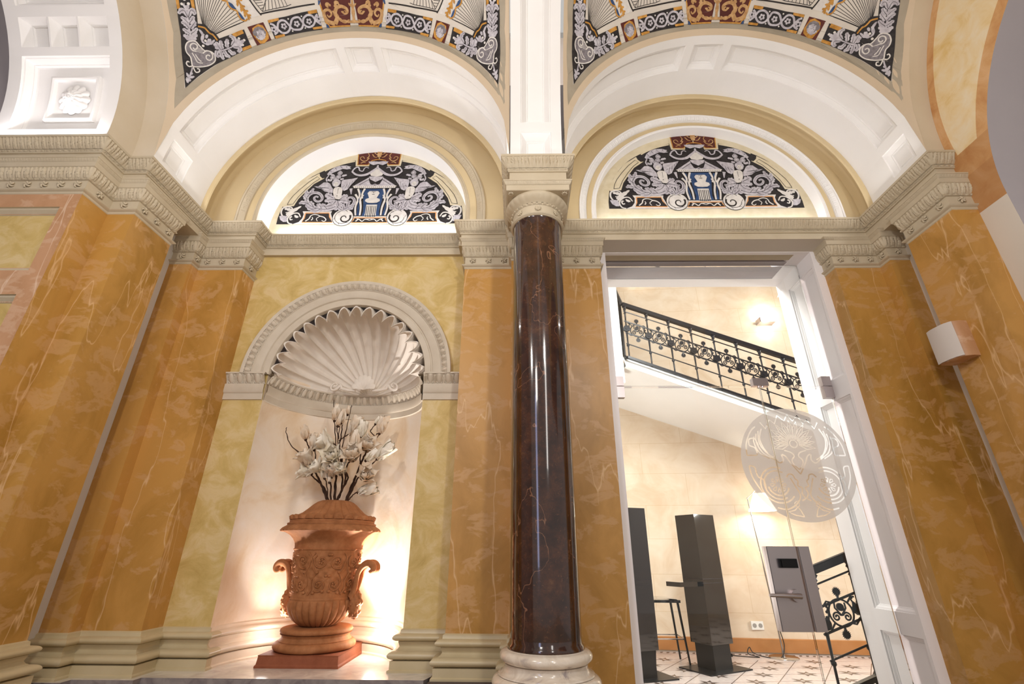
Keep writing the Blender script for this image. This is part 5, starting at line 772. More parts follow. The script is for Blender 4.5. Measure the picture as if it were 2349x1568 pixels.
def pilaster(name, label, path, z0, mat, base=None, face=None, ros=None):
    t = thing(name, label, 'pilaster', (path[1][0], path[1][1], 0), 'marbled pilasters of the hall')
    m = M(); sweep(m, path, [(-.001, 3.03), (0, 3.03), (0, z0)]); obj('shaft', m, mat, t)
    capital(path, t, ros=ros)
    if base:
        m = M(); sweep(m, base, baseprof()); sweep(m, base, [(.060, .487), (.060, 0)]); obj('base', m, MT['base'], t, 40)
    return t
LF = [(-3.40, 2.15), (-2.585, 2.15), (-2.585, 2.335), (-2.413, 2.335), (-2.413, 2.665), (-2.60, 2.665)]
t = thing('pilaster', 'stepped orange marbled pier with pale green jamb panels at the left edge of the hall', 'pilaster', (-2.585, 2.15, 0), 'marbled pilasters of the hall')
m = M(); sweep(m, LF[1:], [(-.001, 3.03), (0, 3.03), (0, .48)]); obj('shaft', m, MT['orange'], t)
capital(LF, t)
m = M(); sweep(m, LF, baseprof()); sweep(m, LF, [(.060, .487), (.060, 0)]); obj('base', m, MT['base'], t, 40)
# panelled jamb of the left arch
m = M(); jm = lambda s, tt, d: (s, 2.15+d, tt)
panelled(m, jm, [-3.40, -3.28, -2.682, -2.584], [.60, .72, 2.34, 2.49, 2.925, 3.04], {(1, 1), (1, 3)}, prof=[(0, 0), (.002, .010), (.012, .012), (.030, .028), (.034, .028), (.038, .034)], tstep=9)
o = obj('jamb_frame', m, [MT['rose'], MT['olive'], MT['cornice']], t)
for p in o.data.polygons:
    xs = [o.data.vertices[i].co.x for i in p.vertices]; ys = [o.data.vertices[i].co.y for i in p.vertices]
    if min(ys) > 2.183: p.material_index = 1
    elif max(ys)-min(ys) > .0015: p.material_index = 2
o.name = 'jamb_panelling'; o['label'] = 'rose marbled frame around pale green panels'
LB = [(-2.577, 2.895), (-2.415, 2.895), (-2.415, 2.977), (-2.08, 2.977), (-2.08, 3.16)]
pilaster('pilaster', 'orange marbled pilaster with a dark side step, left of the shell niche', LB, .48, MT['orange_b'])
MP = [(-.405, 3.16), (-.405, 2.977), (-.055, 2.977), (-.055, 2.87), (.26, 2.87), (.26, 2.977), (.605, 2.977), (.605, 3.18)]
pilaster('pilaster', 'wide orange marbled pilaster standing behind the dark red column', MP, .10, MT['orange_b'])
RB = [(2.33, 3.18), (2.33, 2.98), (2.66, 2.98), (2.66, 2.88), (2.81, 2.88)]
pilaster('pilaster', 'orange marbled pilaster just right of the glass door, its side step in shadow', RB, .10, MT['orange'])
RF = [(2.81, 2.69), (2.645, 2.69), (2.645, 2.335), (2.81, 2.335)]
pilaster('pilaster', 'orange marbled pilaster nearest the right edge, carrying the small wall speaker', RF, .48, MT['orange_b'], RF)

# ================================================================ column
t = thing('marble_column', 'polished dark red marble column with white marble base between the two bays', 'column', (.12, 2.545, 0))
cxx, cyy = .12, 2.545
m = M()
pr_ = [(.176, .692), (.178, .700), (.176, .712), (.168, .722), (.1665, .74)]+[(.1665-.0135*((z-.74)/2.36)**1.6, z) for z in [.74+2.36*i/14 for i in range(15)]]+[(.158, 3.045), (.150, 3.05)]
pr_ = [p for p in pr_ if p[1] < 3.03]+[(.1535, 3.03), (.158, 3.04), (.150, 3.052)]
m.lathe(pr_, cxx, cyy, 72); obj('shaft', m, MT['redmarble'], t, 40)
m = M()
m.lathe([(.150, 3.036), (.163, 3.038)]+[(.163+.012*sin(PI*i/6), 3.040+.020*i/6) for i in range(7)]+[(.160, 3.063), (.158, 3.066), (.160, 3.115), (.163, 3.118)], cxx, cyy, 96)
m.lathe([(.164+.007*sin(PI*i/6), 3.118+.016*i/6) for i in range(7)], cxx, cyy, 240, mod=lambda i, r, z, a: r+(.004*(1 if (a*16/PI) % 1 < .7 else -1)*sin(PI*i/6)))
m.lathe([(.166, 3.135)]+[(.170+.036*sin(PI/2*i/8), 3.138+.046*i/8) for i in range(9)]+[(.206, 3.190), (.200, 3.200)], cxx, cyy, 240, mod=lambda i, r, z, a: r+(.003*abs(sin(a*14)) if 2 < i < 9 else 0))
co_ = obj('capital', m, MT['cornice'], t, 40)
for k_ in range(8):
    a = -PI/2+k_*PI/4; m = M(); c = Vector((cxx+.160*cos(a), cyy+.160*sin(a), 3.090)); X = Vector((-sin(a), cos(a), 0)); Z = Vector((cos(a), sin(a), 0)); Yv = Vector((0, 0, 1))
    for j in range(10):
        b = 2*PI*j/10; e = c+X*.016*cos(b)+Yv*.016*sin(b); m.tube([c+Z*.003, e+Z*.005, e+(X*cos(b)+Yv*sin(b))*.004], [.004, .0055, .002], 6)
    m.tube([c+X*.007*cos(2*PI*j/12)+Yv*.007*sin(2*PI*j/12)+Z*.008 for j in range(13)], .0028, 6); obj('neck_rosette', m, MT['cornice'], co_, 60)
m = M(); sq = [(cxx-.175, cyy-.175), (cxx+.175, cyy-.175), (cxx+.175, cyy+.175), (cxx-.175, cyy+.175)]; 
sweep(m, sq, [(-.05, 3.273), (.045, 3.273), (.045, 3.264), (.042, 3.263)], closed=True); sweep(m, sq, [(.042-.012*q/5, 3.263-.020*q/5) for q in range(6)], closed=True, step=.004, disp=leafband(.018, .004)); sweep(m, sq, [(.030, 3.243), (.026, 3.240), (.026, 3.203), (.022, 3.200), (-.02, 3.200), (-.17, 3.200)], closed=True)
for sx in (-1, 1):
    for sy in (-1, 1):
        for j in range(8):
            b = 2*PI*j/8; c = Vector((cxx+sx*.172, cyy+sy*.172, 3.198)); m.tube([c, c+Vector((.012*cos(b), .012*sin(b), -.004)), c+Vector((.018*cos(b), .018*sin(b), 0))], [.004, .005, .002], 6)
obj('abacus_block', m, MT['cornice'], t, 35)
m = M(); pb = [(.160, .700), (.176, .698)]+[(.182+.030*sin(PI*i/14), .670+.024*cos(PI*i/14)) for i in range(15)]+[(.190, .643), (.188, .632), (.194, .618), (.206, .608), (.216, .606), (.218, .600)]+[(.212+.034*sin(PI*i/14), .568+.030*cos(PI*i/14)) for i in range(15)]+[(.20, .535)]
m.lathe(pb, cxx, cyy, 96); m.box(cxx-.25, cxx+.25, cyy-.25, cyy+.25, .47, .538); obj('base', m, MT['whitemarble'], t, 40)
m = M(); m.box(cxx-.27, cxx+.27, cyy-.27, cyy+.27, 0, .47); obj('pedestal', m, MT['whitemarble'], t)

# ================================================================ lunette murals
LD = DATA['l']
def lunette(cx, ri, yl, rz, sc, z0, label, wx=None):
    m = M(); n = 60; m.cur = 12
    wx = cx if wx is None else wx
    m.poly3([(wx-ri, yl, 3.40), (wx+ri, yl, 3.40)]+[(wx+(ri+.004)*cos(R_(180*i/n)), yl, rz+(ri+.004)*sin(R_(180*i/n))) for i in range(n+1)])
    mp = lambda u, v, lay: (cx+u*sc, yl-lay*.0010, z0+v*sc)
    D = Draw(m, mp, 9)
    for sd in (1, -1):
        AXK = ('bust', 'pedst', 'ped', 'enta', 'vase', 'fruitv', 'blue', 'shell2', 'drape')
        def g1(k): 
            P_ = LD[k]
            if k in AXK: xm = max(p[0] for p in P_); return [((0 if p[0]-xm > -.034 else p[0]-xm)*sd, p[1]) for p in P_]
            return [((0 if p[0] > -.030 else p[0])*sd, p[1]) for p in P_]
        g = g1; gl = lambda k: [[(p[0]*sd, p[1]) for p in q] for q in LD[k]]
        D.lay = 1; D.fill(g('dark'), DARK)
        D.lay = 2; D.fill(g('cream'), BUFF); D.stroke(g('topband'), .016, BUFF)
        D.fill(g('blue'), BLUE); D.fill(g('blue2'), BLUE); D.fill(g('redp'), RED)
        D.lay = 3; D.stroke(g('creamin'), .006, LINE, sm=False)
        D.fill(g('cf'), PALE); D.fill(g('mf'), PALE); D.fill(g('redw'), BUFF)
        D.lay = 4; D.fill(g('cfb'), DARK); D.fill(g('mfb'), DARK); D.stroke(g('cfo'), .012, ORG, sm=False); D.stroke(g('mfo'), .012, ORG, sm=False); D.stroke(g('redo'), .012, GOLD, sm=False)
        D.lay = 5
        for k in ('cfs', 'cfs2', 'cfs3', 'mfs', 'mfs2', 'mfs3'): D.stroke(g(k), .014, PALE, .007)
        for L in gl('reds'): D.stroke(L, .014, DRAG, .007)
        for k in ('sc1', 'sc2', 'sc2b', 'sc1b', 'sc2c', 'sc2d'): D.stroke(g(k), .020, PALE, .012)
        D.leaf(g('lf1'), .060, PALE, 5); D.leaf(g('lf1b'), .045, PALE, 4); D.leaf(g('sc2c'), .035, PALE, 4)
        D.fill(g('shell'), GREY)
        c = g('ring')[0]; D.disc(c, .118, LINE, 30); D.lay = 6; D.disc(c, .112, PALE, 30); D.lay = 7
        D.stroke(spiral((c[0]+sd*.02, c[1]-.01), .068, .014, .6 if sd > 0 else PI-.6, sd*-1.1), .020, LINE, .008)
        D.stroke(spiral((c[0]-sd*.0, c[1]), .094, .080, 1.2, .8), .005, LINE)
        for j in range(6): D.stroke([(c[0]+.085*cos(j*1.05), c[1]+.085*sin(j*1.05)), (c[0]+.108*cos(j*1.05+.3), c[1]+.108*sin(j*1.05+.3))], .005, LINE, .002, sm=False)
        D.lay = 6
        for L in gl('skirt'): D.leaf(L, .085, GREY, 4)
        for L in gl('fol'): D.leaf(L, .060, GREY, 4)
        for L in gl('folr'): D.leaf(L, .052, GREY, 3)
        D.lay = 7
        D.stroke(g('scroll'), .060, GREY, .020, w2=.038); D.stroke(g('scrollr'), .045, GREY, .016)
        D.fill(g('wingl'), GREY); D.fill(g('wingr'), GREY); D.fill(g('torso'), PALE)
        c = g('chead')[0]; D.disc(c, .044, GREY, 18, .048)
        D.lay = 8
        for j in range(8):
            a = -.2+j*.5; D.disc((c[0]+.036*cos(a), c[1]+.014+.036*sin(a)), .015, GREY, 8)
        D.disc((c[0], c[1]-.008), .027, PALE, 14, .033); D.lay = 9
        for dx in (-.011, .011): D.disc((c[0]+dx, c[1]-.002), .004, LINE, 6)
        D.stroke([(c[0]-.008, c[1]-.024), (c[0]+.008, c[1]-.024)], .003, LINE, sm=False)
        for L in gl('skirt')+gl('fol')+gl('folr'): D.stroke(L, .005, LINE, .001)
        s_ = g('scroll'); D.stroke(s_, .004, LINE, .002); D.stroke(g('scrollr'), .004, LINE, .002)
        for wg, dirn in ((g('wingl'), 0), (g('wingr'), 1)):
            tip = wg[0] if dirn == 0 else wg[5]; root = wg[6] if dirn == 0 else wg[0]
            for j in range(5):
                f = .15+.16*j; e = Vector(wg[(8+j) % len(wg)] if dirn == 0 else wg[(6+j) % len(wg)]); a = Vector(tip).lerp(Vector(root), f); D.stroke([a, a.lerp(e, .75)], .004, LINE, .002, sm=False)
        tc = g('torso'); cc = Vector((sum(p[0] for p in tc)/len(tc), sum(p[1] for p in tc)/len(tc))); D.disc((cc[0], cc[1]-.05), .006, LINE, 6); D.stroke([(cc[0], cc[1]+.06), (cc[0], cc[1]-.02)], .004, LINE, .002, sm=False)
        D.lay = 6
        for c in g('fruit'): D.disc(c, .030, GREY, 12)
        for L in gl('fruitl'): D.leaf(L, .034, GREY, 2)
        D.fill(g('bird'), GREY); D.stroke(g('birds'), .014, GREY); D.stroke(g('rib'), .018, GREY, .010); D.stroke(g('gar'), .035, GREY, .01); D.lay = 7
        for c in g('fruit'): D.ring(c, .021, .003, LINE, 12)
        b_ = g('bird')
        for j in range(5): D.stroke([Vector(b_[1+j]).lerp(Vector(b_[-2-j]), .2), Vector(b_[1+j]).lerp(Vector(b_[-2-j]), .8)], .006, LINE, .002, sm=False)
        D.stroke(g('drape'), .020, GREY, .012, w2=.034); D.fill(g('shell2'), GREY)
        D.fill(g('ped'), GREY); D.fill(g('enta'), PALE); D.fill(g('vase'), GREY); D.fill(g('fruitv'), PALE)
        for L in gl('cols'): D.stroke(L, .024, PALE, .018)
        D.fill(g('bust'), PALE); D.fill(g('pedst'), PALE)
        D.lay = 8
        p_ = g('ped'); D.stroke([Vector(p_[0])+Vector((.06*sd, .012)), Vector(p_[1])+Vector((-.0, -.035))], .006, LINE, sm=False)
        e_ = g('enta')
        for j in range(13): a = Vector(e_[0]).lerp(Vector(e_[1]), (j+.5)/11); D.disc((a[0], a[1]-.018), .005, LINE, 6)
        b_ = g('pedst')
        for j in range(3): a = Vector(b_[0]).lerp(Vector(b_[1]), (j+.6)/3); D.stroke([(a[0], a[1]-.02), (a[0], a[1]-.17)], .007, LINE, sm=False)
    D.lay = 9
    for dx in (-.015, .015): D.disc((dx, LD['bust'][3][1]+.115), .005, LINE, 6)
    D.stroke([(-.015, LD['bust'][3][1]+.075), (.015, LD['bust'][3][1]+.075)], .006, LINE, sm=False); D.stroke([(0, LD['bust'][3][1]+.12), (0, LD['bust'][3][1]+.09)], .005, LINE, sm=False)
    D.disc((0, LD['redp'][1][1]+.04), .0, RED, 6) if 0 else None
    D.leaf([(0, .96), (0, 1.02), (0, 1.09)], .07, DRAG, 4)
    o = obj('lunette_mural', m, PAINTS+[P_BUFF]); o['label'] = label; o['category'] = 'mural'; o['group'] = 'painted lunettes over the cornice'
    return o
lunette(-1.264, .84, 3.20, 3.575, .77, 3.608, 'black and grey painted lunette in the deep glowing recess above the shell niche', -1.268)
lunette(1.535, .90, 3.095, 3.575, .775, 3.665, 'black and grey painted lunette above the glass door, in a shallow recess', 1.515)

# ================================================================ right bay: lintel, door frame, glass door
m = M(); m.grid([[(x, y, 3.2495) for x in (.58, 2.36)] for y in (2.94, 3.12)]); S('ceiling', m, MT['strip'])
m = M(); m.box(-.06, .31, 2.69, 3.03, 3.249, 3.30); m.box(-2.60, -2.40, 2.6, 3.03, 3.249, 3.30); m.box(2.66, 2.80, 2.6, 3.03, 3.249, 3.30); m.box(-2.08, -.45, 3.12, 3.2, 3.249, 3.30); S('ceiling', m, MT['cornice'])
m = M(); m.box(-3.4, .66, 3.75, 3.80, 0, 6); m.box(2.36, 6.6, 3.40, 3.63, 0, 6); m.box(.60, 2.40, 3.25, 3.62, 3.25, 6); m.box(2.336, 2.36, 3.19, 3.63, 0, 3.3); S('wall_back', m, MT['lilac'])
m = M(); XJ = 2.27
pj = lambda s, tt, d: (XJ+d, s, tt)
FP = [(0, 0), (.002, .008), (.010, .009), (.022, .020), (.025, .020), (.028, .024)]
panelled(m, pj, [3.12, 3.128, 3.475, 3.63], [0, .10, .66, .78, 2.10, 2.24, 3.12, 3.245], {(1, 1), (1, 3), (1, 5)}, prof=FP, tstep=9)
m.box(XJ, 2.335, 3.105, 3.12, 0, 3.285); m.box(.625, .6745, 3.12, 3.63, 0, 3.285); m.box(.625, .675, 3.105, 3.12, 0, 3.285)
ph_ = lambda s, tt, d: (s, tt, 3.245+d)
panelled(m, ph_, [.675, .68, 2.17, 2.27], [3.115, 3.14, 3.50, 3.63], {(1, 1)}, prof=FP, tstep=9)
m.box(.675, XJ, 3.105, 3.115, 3.245, 3.30)
S('trim_9', m, MT['paint_white'], 30)
YG = 3.30; XS = 1.755; ZT = 2.205
dr = bpy.data.objects.new('door_1', None); COL.objects.link(dr); dr.location = (XS, YG, 0); dr['kind'] = 'structure'
bpy.context.view_layer.update()
def pane(name, x0, x1, z0, z1):
    m = M(); m.box(x0, x1, YG-.005, YG+.005, z0, z1); o = obj(name, m, [MT['glass'], MT['glassedge']], dr)
    for p in o.data.polygons:
        if abs(p.normal.y) < .5: p.material_index = 1
    return o
pane('glass_transom', .68, 2.268, ZT+.006, 3.243); lp = pane('glass_leaf', .69, XS-.004, .01, ZT-.004); rp = pane('glass_leaf', XS+.004, 2.262, .01, ZT-.004)
def frost(x0, x1, par):
    c = (1.90, 1.66); RR = .380; seg = 96
    V = []; E = []; F = []
    def addpoly(pts):
        b = len(V)
        if sum(pts[i-1][0]*pts[i][1]-pts[i][0]*pts[i-1][1] for i in range(len(pts))) < 0: pts = pts[::-1]
        for p in pts: V.append(Vector((p[0], p[1])))
        F.append(list(range(b, b+len(pts)))); return len(F)-1
    disc = addpoly([(c[0]+RR*cos(2*PI*i/seg), c[1]+RR*sin(2*PI*i/seg)) for i in range(seg)])
    rect = addpoly([(x0, 1.2), (x1, 1.2), (x1, 2.1), (x0, 2.1)])
    cuts = []
    def st(pts, w=.009, sm=True, mirror=True):
        for sg in ((1, -1) if mirror else (1,)):
            P_ = [Vector((p[0]*sg, p[1])) for p in pts]; P_ = crom(P_, 5) if sm and len(P_) > 2 else P_
            n_ = len(P_); A, B = [], []
            for i, p in enumerate(P_):
                tt = (P_[min(i+1, n_-1)]-P_[max(i-1, 0)]); tt = tt.normalized() if tt.length > 1e-9 else Vector((1, 0)); q = Vector((-tt.y, tt.x))*w/2
                A.append(c_+p*1+q); B.append(c_+p*1-q)
            for i in range(n_-1): cuts.append(addpoly([A[i], A[i+1], B[i+1], B[i]]))
    c_ = Vector(c)
    import builtins
    # upper zone: palmette with rays, a heart-like frame below, scroll bands at the sides
    for a in (90, 72, 54, 36, 20, 4, -12):
        L = .165 if a > 30 else .15; d = Vector((cos(R_(a)), sin(R_(a)))); q = Vector((-d.y, d.x)); o0 = Vector((0, .13))
        p = [o0+d*.035, o0+d*(L*.6)+q*.020, o0+d*L, o0+d*(L*.6)-q*.020, o0+d*.035]
        st([tuple(v) for v in p], .007, False, a != 90)
        st([tuple(o0+d*.05), tuple(o0+d*(L*.8))], .006, False, a != 90)
    for (px, py), r_ in (((0, .130), .026), ((0, .172), .016)):
        st([(px+r_*cos(2*PI*i/14), py+r_*sin(2*PI*i/14)) for i in range(15)], .008, False, False)
    st([(0, -.075), (-.05, .0), (-.075, .045), (-.10, .055), (-.095, .02), (-.12, .0), (-.15, .02), (-.185, .055), (-.215, .11), (-.225, .17), (-.20, .235)], .009)
    st([(0, -.045), (-.03, -.01), (-.035, .02), (-.015, .045), (-.03, .07), (-.075, .085)], .008)
    for k_ in range(3): st([(-.13-.028*k_, .02+.004*k_), (-.20-.024*k_, .07), (-.235-.018*k_, .14), (-.225-.018*k_, .22-.02*k_)], .008)
    st([(-.30, .05), (-.265, .055), (-.27, .10), (-.305, .12), (-.30, .16), (-.26, .165), (-.245, .12)], .009); st([(-.335, .05), (-.30, .05)], .009); st([(-.335, .05), (-.325, .13), (-.28, .215), (-.24, .25)], .009)
    st([(-.20, .28), (-.17, .235), (-.13, .30), (-.10, .27), (-.07, .33), (-.03, .29), (0, .335)], .009, False)
    # lower zone: two big volutes with rosettes and a wavy spine
    V0 = Vector((-.165, -.145))
    st([(V0.x+.115*cos(R_(a)), V0.y+.115*sin(R_(a))) for a in range(70, 330, 14)], .009)
    st([(V0.x+.092*cos(R_(a)), V0.y+.092*sin(R_(a))) for a in range(60, 300, 14)], .009)
    for i in range(8):
        a = 2*PI*i/8; st([(V0.x+.018*cos(a), V0.y+.018*sin(a)), (V0.x+.045*cos(a-.22), V0.y+.045*sin(a-.22)), (V0.x+.052*cos(a), V0.y+.052*sin(a)), (V0.x+.045*cos(a+.22), V0.y+.045*sin(a+.22)), (V0.x+.018*cos(a), V0.y+.018*sin(a))], .006, False)
    st([(V0.x+.068*cos(R_(a)), V0.y+.068*sin(R_(a))) for a in range(190, 350, 14)], .011)
    st([(-.075, -.10), (-.055, -.15), (-.035, -.215), (-.075, -.27), (-.14, -.30), (-.20, -.29)], .009); st([(-.10, -.095), (-.08, -.075), (-.055, -.08), (-.045, -.105), (-.03, -.12), (-.035, -.15), (-.01, -.165), (-.02, -.20), (-.005, -.23), (-.03, -.245)], .009)
    st([(-.04, -.345), (-.10, -.335), (-.135, -.315), (-.09, -.305), (-.07, -.285), (-.055, -.305), (-.04, -.345)], .008, False); st([(-.07, -.285), (-.085, -.265), (-.065, -.25), (-.055, -.275), (-.07, -.285)], .006)
    st([(-.335, -.02), (-.30, -.03), (-.29, -.09), (-.255, -.115), (-.25, -.19)], .009); st([(-.335, -.02), (-.325, -.10), (-.28, -.19), (-.25, -.22)], .009)
    # thin clear ring inside the border
    vs, es, fs, *_r = delaunay_2d_cdt(V, E, F, 0, 1e-6, False)
    H_ = {}                                                      # coarse grid over the cut strips
    for ci in cuts:
        q = [V[i] for i in F[ci]]; bx = (min(p.x for p in q), max(p.x for p in q), min(p.y for p in q), max(p.y for p in q))
        for gx in range(int(bx[0]/.02), int(bx[1]/.02)+1):
            for gy in range(int(bx[2]/.02), int(bx[3]/.02)+1): H_.setdefault((gx, gy), []).append(q)
    def inside(q, x, y):
        for i in range(len(q)):
            a_, b_ = q[i-1], q[i]
            if (b_.x-a_.x)*(y-a_.y)-(b_.y-a_.y)*(x-a_.x) < 0: return False
        return True
    m = M(); idx = [m.vt((v.x, YG-.0065, v.y)) for v in vs]
    for f_ in fs:
        x = sum(vs[i].x for i in f_)/3; y = sum(vs[i].y for i in f_)/3
        if not x0 < x < x1 or math.hypot(x-c[0], y-c[1]) > RR*cos(PI/seg): continue
        if any(inside(q, x, y) for q in H_.get((int(x/.02), int(y/.02)), ())): continue
        m.fc(*[idx[i] for i in f_])
    return obj('frosted_emblem', m, MT['frost'], par, label='frosted film medallion with palmette and scrolls')
frost(1.2, XS-.006, lp); frost(XS+.006, 2.262, rp)
bpy.context.view_layer.update()
for x0, x1, z0, z1, nm in ((.676, .765, ZT-.085, ZT+.075, 'patch_fitting'), (1.705, 1.815, ZT+.004, ZT+.062, 'patch_fitting'), (2.205, 2.27, ZT-.085, ZT+.075, 'patch_fitting')):
    m = M()
    if x0 < 1.5 or x0 > 2: m.box(x0, x1, YG-.022, YG+.022, z0, ZT-.003); m.box(x0, x1, YG-.022, YG+.022, ZT+.003, z1)
    else: m.box(x0, x1, YG-.022, YG+.022, z0, z1); m.tube([(1.745, YG-.010, ZT-.008), (1.745, YG-.010, ZT+.006)], .008); m.tube([(1.772, YG-.010, ZT-.008), (1.772, YG-.010, ZT+.006)], .008)
    obj(nm, m, MT['steel'], dr, 30)
# lock case on the left leaf, matching plate on the right leaf
def plate(x0, x1, par, nm):
    m = M(); y0, y1 = YG-.030, YG+.030; b = .004
    m.grid([[(x0+b, y0, z), (x1-b, y0, z)] for z in (.672, 1.135)]); m.box(x0, x1, y0+.003, y1, .670, 1.137)
    return obj(nm, m, MT['steel'], par, 30)
lk = plate(1.560, 1.745, lp, 'lock_plate'); plate(1.758, 1.830, rp, 'strike_plate')
m = M(); m.obox((1.672, YG-.036, 1.040), (.056, 0, 0), (0, .010, 0), (0, 0, .026)); m.obox((1.674, YG-.046, 1.040), (.046, 0, 0), (0, .006, 0), (0, 0, .020)); obj('card_reader', m, MT['black'], lk)
m = M(); m.tube([(1.680, YG-.03, .862), (1.680, YG-.055, .862)], [.036, .034], 24); m.tube([(1.680, YG-.055, .862), (1.680, YG-.085, .862)], .016, 16); m.tube([(1.686, YG-.085, .862), (1.64, YG-.090, .864), (1.57, YG-.088, .866), (1.50, YG-.082, .866)], [.016, .014, .012, .009], 14); obj('lever_handle', m, MT['steel'], lk, 50)

# ================================================================ speaker
t = thing('wall_speaker', 'small rounded speaker with pale grille and marbled sides on the right pilaster', 'speaker', (2.645, 2.62, 2.14))
m = M(); bx = []
prof = [(0, 2.53), (-.045, 2.525), (-.085, 2.54), (-.105, 2.575), (-.108, 2.62), (-.108, 2.66), (-.10, 2.69), (-.085, 2.70), (0, 2.70)]
m.grid([[(2.645+x, y, z) for x, y in prof] for z in (2.14, 2.16, 2.34, 2.36)]); 
for z in (2.14, 2.36): m.poly3([(2.645+x, y, z) for x, y in prof])
obj('cabinet', m, MT['rose'], t, 40)
m = M(); g_ = [(-.088, 2.535), (-.110, 2.572), (-.113, 2.62), (-.110, 2.69)]
# curved front cloth
fr = [(2.645-.088, 2.532), (2.645-.108, 2.565), (2.645-.1135, 2.61), (2.645-.1135, 2.66), (2.645-.104, 2.698)]
m.grid([[(x, y, z) for x, y in fr] for z in (2.143, 2.357)]); obj('grille', m, MT['greyfab'], t, 50)

# ================================================================ urn
UX, UY, UZ = -1.272, 3.415, .485
t = thing('terracotta_urn', 'tall terracotta campana urn with mask handles on a square plinth in the lit niche', 'urn', (UX, UY, UZ))
m = M(); hs = .242
m.grid([[(UX+sx*(hs+o), UY+sy*(hs+o), z) for sx, sy in ((-1, -1), (1, -1), (1, 1), (-1, 1))] for o, z in ((0, UZ), (0, UZ+.010), (-.006, UZ+.018), (-.010, UZ+.055), (-.008, UZ+.062), (-.10, UZ+.062))], cu=True); obj('plinth', m, MT['terra2'], t)
m = M(); z0 = UZ+.062
foot = [(.20, z0), (.214, z0)]+[(.214+.030*sin(PI*i/12), z0+.024-.024*cos(PI*i/12)) for i in range(13)]+[(.215, z0+.052), (.205, z0+.060), (.200, z0+.072), (.204, z0+.082), (.212, z0+.086)]+[(.196+.020*sin(PI*i/12), z0+.103-.015*cos(PI*i/12)) for i in range(13)]+[(.17, z0+.120), (.11, z0+.122), (.10, .668)]
m.lathe(foot, UX, UY, 64); obj('foot', m, MT['terra'], t, 40)
m = M(); bowl = [(.085, .664), (.10, .668), (.130, .682), (.158, .702), (.180, .728), (.194, .754), (.201, .780), (.200, .800), (.194, .812), (.190, .816)]
gad = lambda i, r, z, a: r-.012*(1-abs(cos(a*13))**.7)*(1 if 0 < i < 8 else .2)
m.lathe(bowl, UX, UY, 260, mod=gad); obj('gadrooned_bowl', m, MT['terra'], t, 50)
m = M()
def relief(i, r, z, a):
    if z < .85 or z > 1.10: return r
    u = a*.2; v = z
    w_ = max(0, sin(PI*(z-.85)/.25))**.5
    h = 0
    for cu, cv, rr in ((0, .925, .055), (0, 1.03, .062)):
        for k_ in range(6):
            du = ((u-(k_*2*PI/6*.2)+.03) % (2*PI*.2)); du = min(du, 2*PI*.2-du); d_ = math.hypot(du, v-cv); th = math.atan2(v-cv, du); h += .004*math.exp(-(d_/.034)**2)*(.5+.5*cos(5*th))
    return r+h*w_+.0030*(sin(u*120)*sin(v*110)+.6*sin(u*75+3*sin(v*60))*sin(v*47+2))*w_
body = [(.188, .814), (.192, .822), (.188, .830)]+[(.188+.026*((z-.83)/.27)**1.1, z) for z in [.83+.27*i/90 for i in range(91)]]+[(.219, 1.102), (.221, 1.108), (.214, 1.113), (.216, 1.13), (.222, 1.15), (.236, 1.172), (.258, 1.192), (.285, 1.207), (.305, 1.214)]
m.lathe(body, UX, UY, 300, mod=relief); obj('body', m, MT['terra'], t, 60)
m = M()                                                          # vine scrolls in relief round the body
def onb(a, z, h=0): r = .188+.026*max(0, (z-.83)/.27)**1.1+.002+h; return (UX+r*cos(a), UY+r*sin(a), z)
for k_ in range(6):
    a0 = -PI/2+k_*PI/3-.1
    for s_ in (-1, 1):
        for zc_, rr in ((.905, .040), (1.035, .044)):
            sp_ = spiral((s_*.058, 0), rr, rr*.25, (0 if s_ < 0 else PI)+(.9 if zc_ < 1 else -.9), s_*1.3, 26)
            m.tube([onb(a0+x/.20, zc_+y) for x, y in sp_], .0042, 6)
            for q_ in range(5):
                b_ = 2*PI*q_/5; m.ball(onb(a0+(s_*.058+.011*cos(b_))/.20, zc_+.011*sin(b_)), .0075, 6, 5)
        m.tube([onb(a0+s_*x/.20, z) for x, z in ((.0, .85), (.02, .88), (.012, .93), (.035, .97), (.014, 1.00), (.0, 1.06), (.02, 1.085))], .0045, 6)
        for x, z in ((.03, .862), (.095, .955), (.04, .975), (.10, 1.075), (.085, .87)): m.ball(onb(a0+s_*x/.20, z), .011, 8, 6, (1, 1, .8))
obj('vine_relief', m, MT['terra'], t, 60)
m = M(); lip = [(.300, 1.212), (.318, 1.213), (.323, 1.220), (.312, 1.234), (.292, 1.246), (.282, 1.252)]
m.lathe(lip, UX, UY, 260, mod=lambda i, r, z, a: r-.008*(1-abs(sin(a*21+z*20)))*(1 if 1 < i < 5 else 0)); m.lathe([(.284, 1.252), (.286, 1.262), (.278, 1.266), (.272, 1.268), (.274, 1.280), (.262, 1.284)], UX, UY, 96); obj('rim', m, MT['terra'], t, 50)
m = M(); lid = [(.262, 1.282), (.276, 1.285), (.282, 1.296), (.268, 1.305), (.240, 1.312), (.205, 1.330), (.175, 1.356), (.145, 1.384), (.120, 1.402), (.095, 1.412), (.075, 1.410), (.060, 1.395)]
def lidm(i, r, z, a):
    s_ = abs(sin(a*13)); k_ = [.0, .5, 1, .8, .5, .4, .35, .3, .25, .2, 0, 0][i]
    return (r-.028*k_*(1-s_**.6), z+(.020*(s_-.5) if i in (2, 3) else 0))
m.lathe(lid, UX, UY, 260, mod=lidm); obj('lid', m, MT['terra'], t, 50)
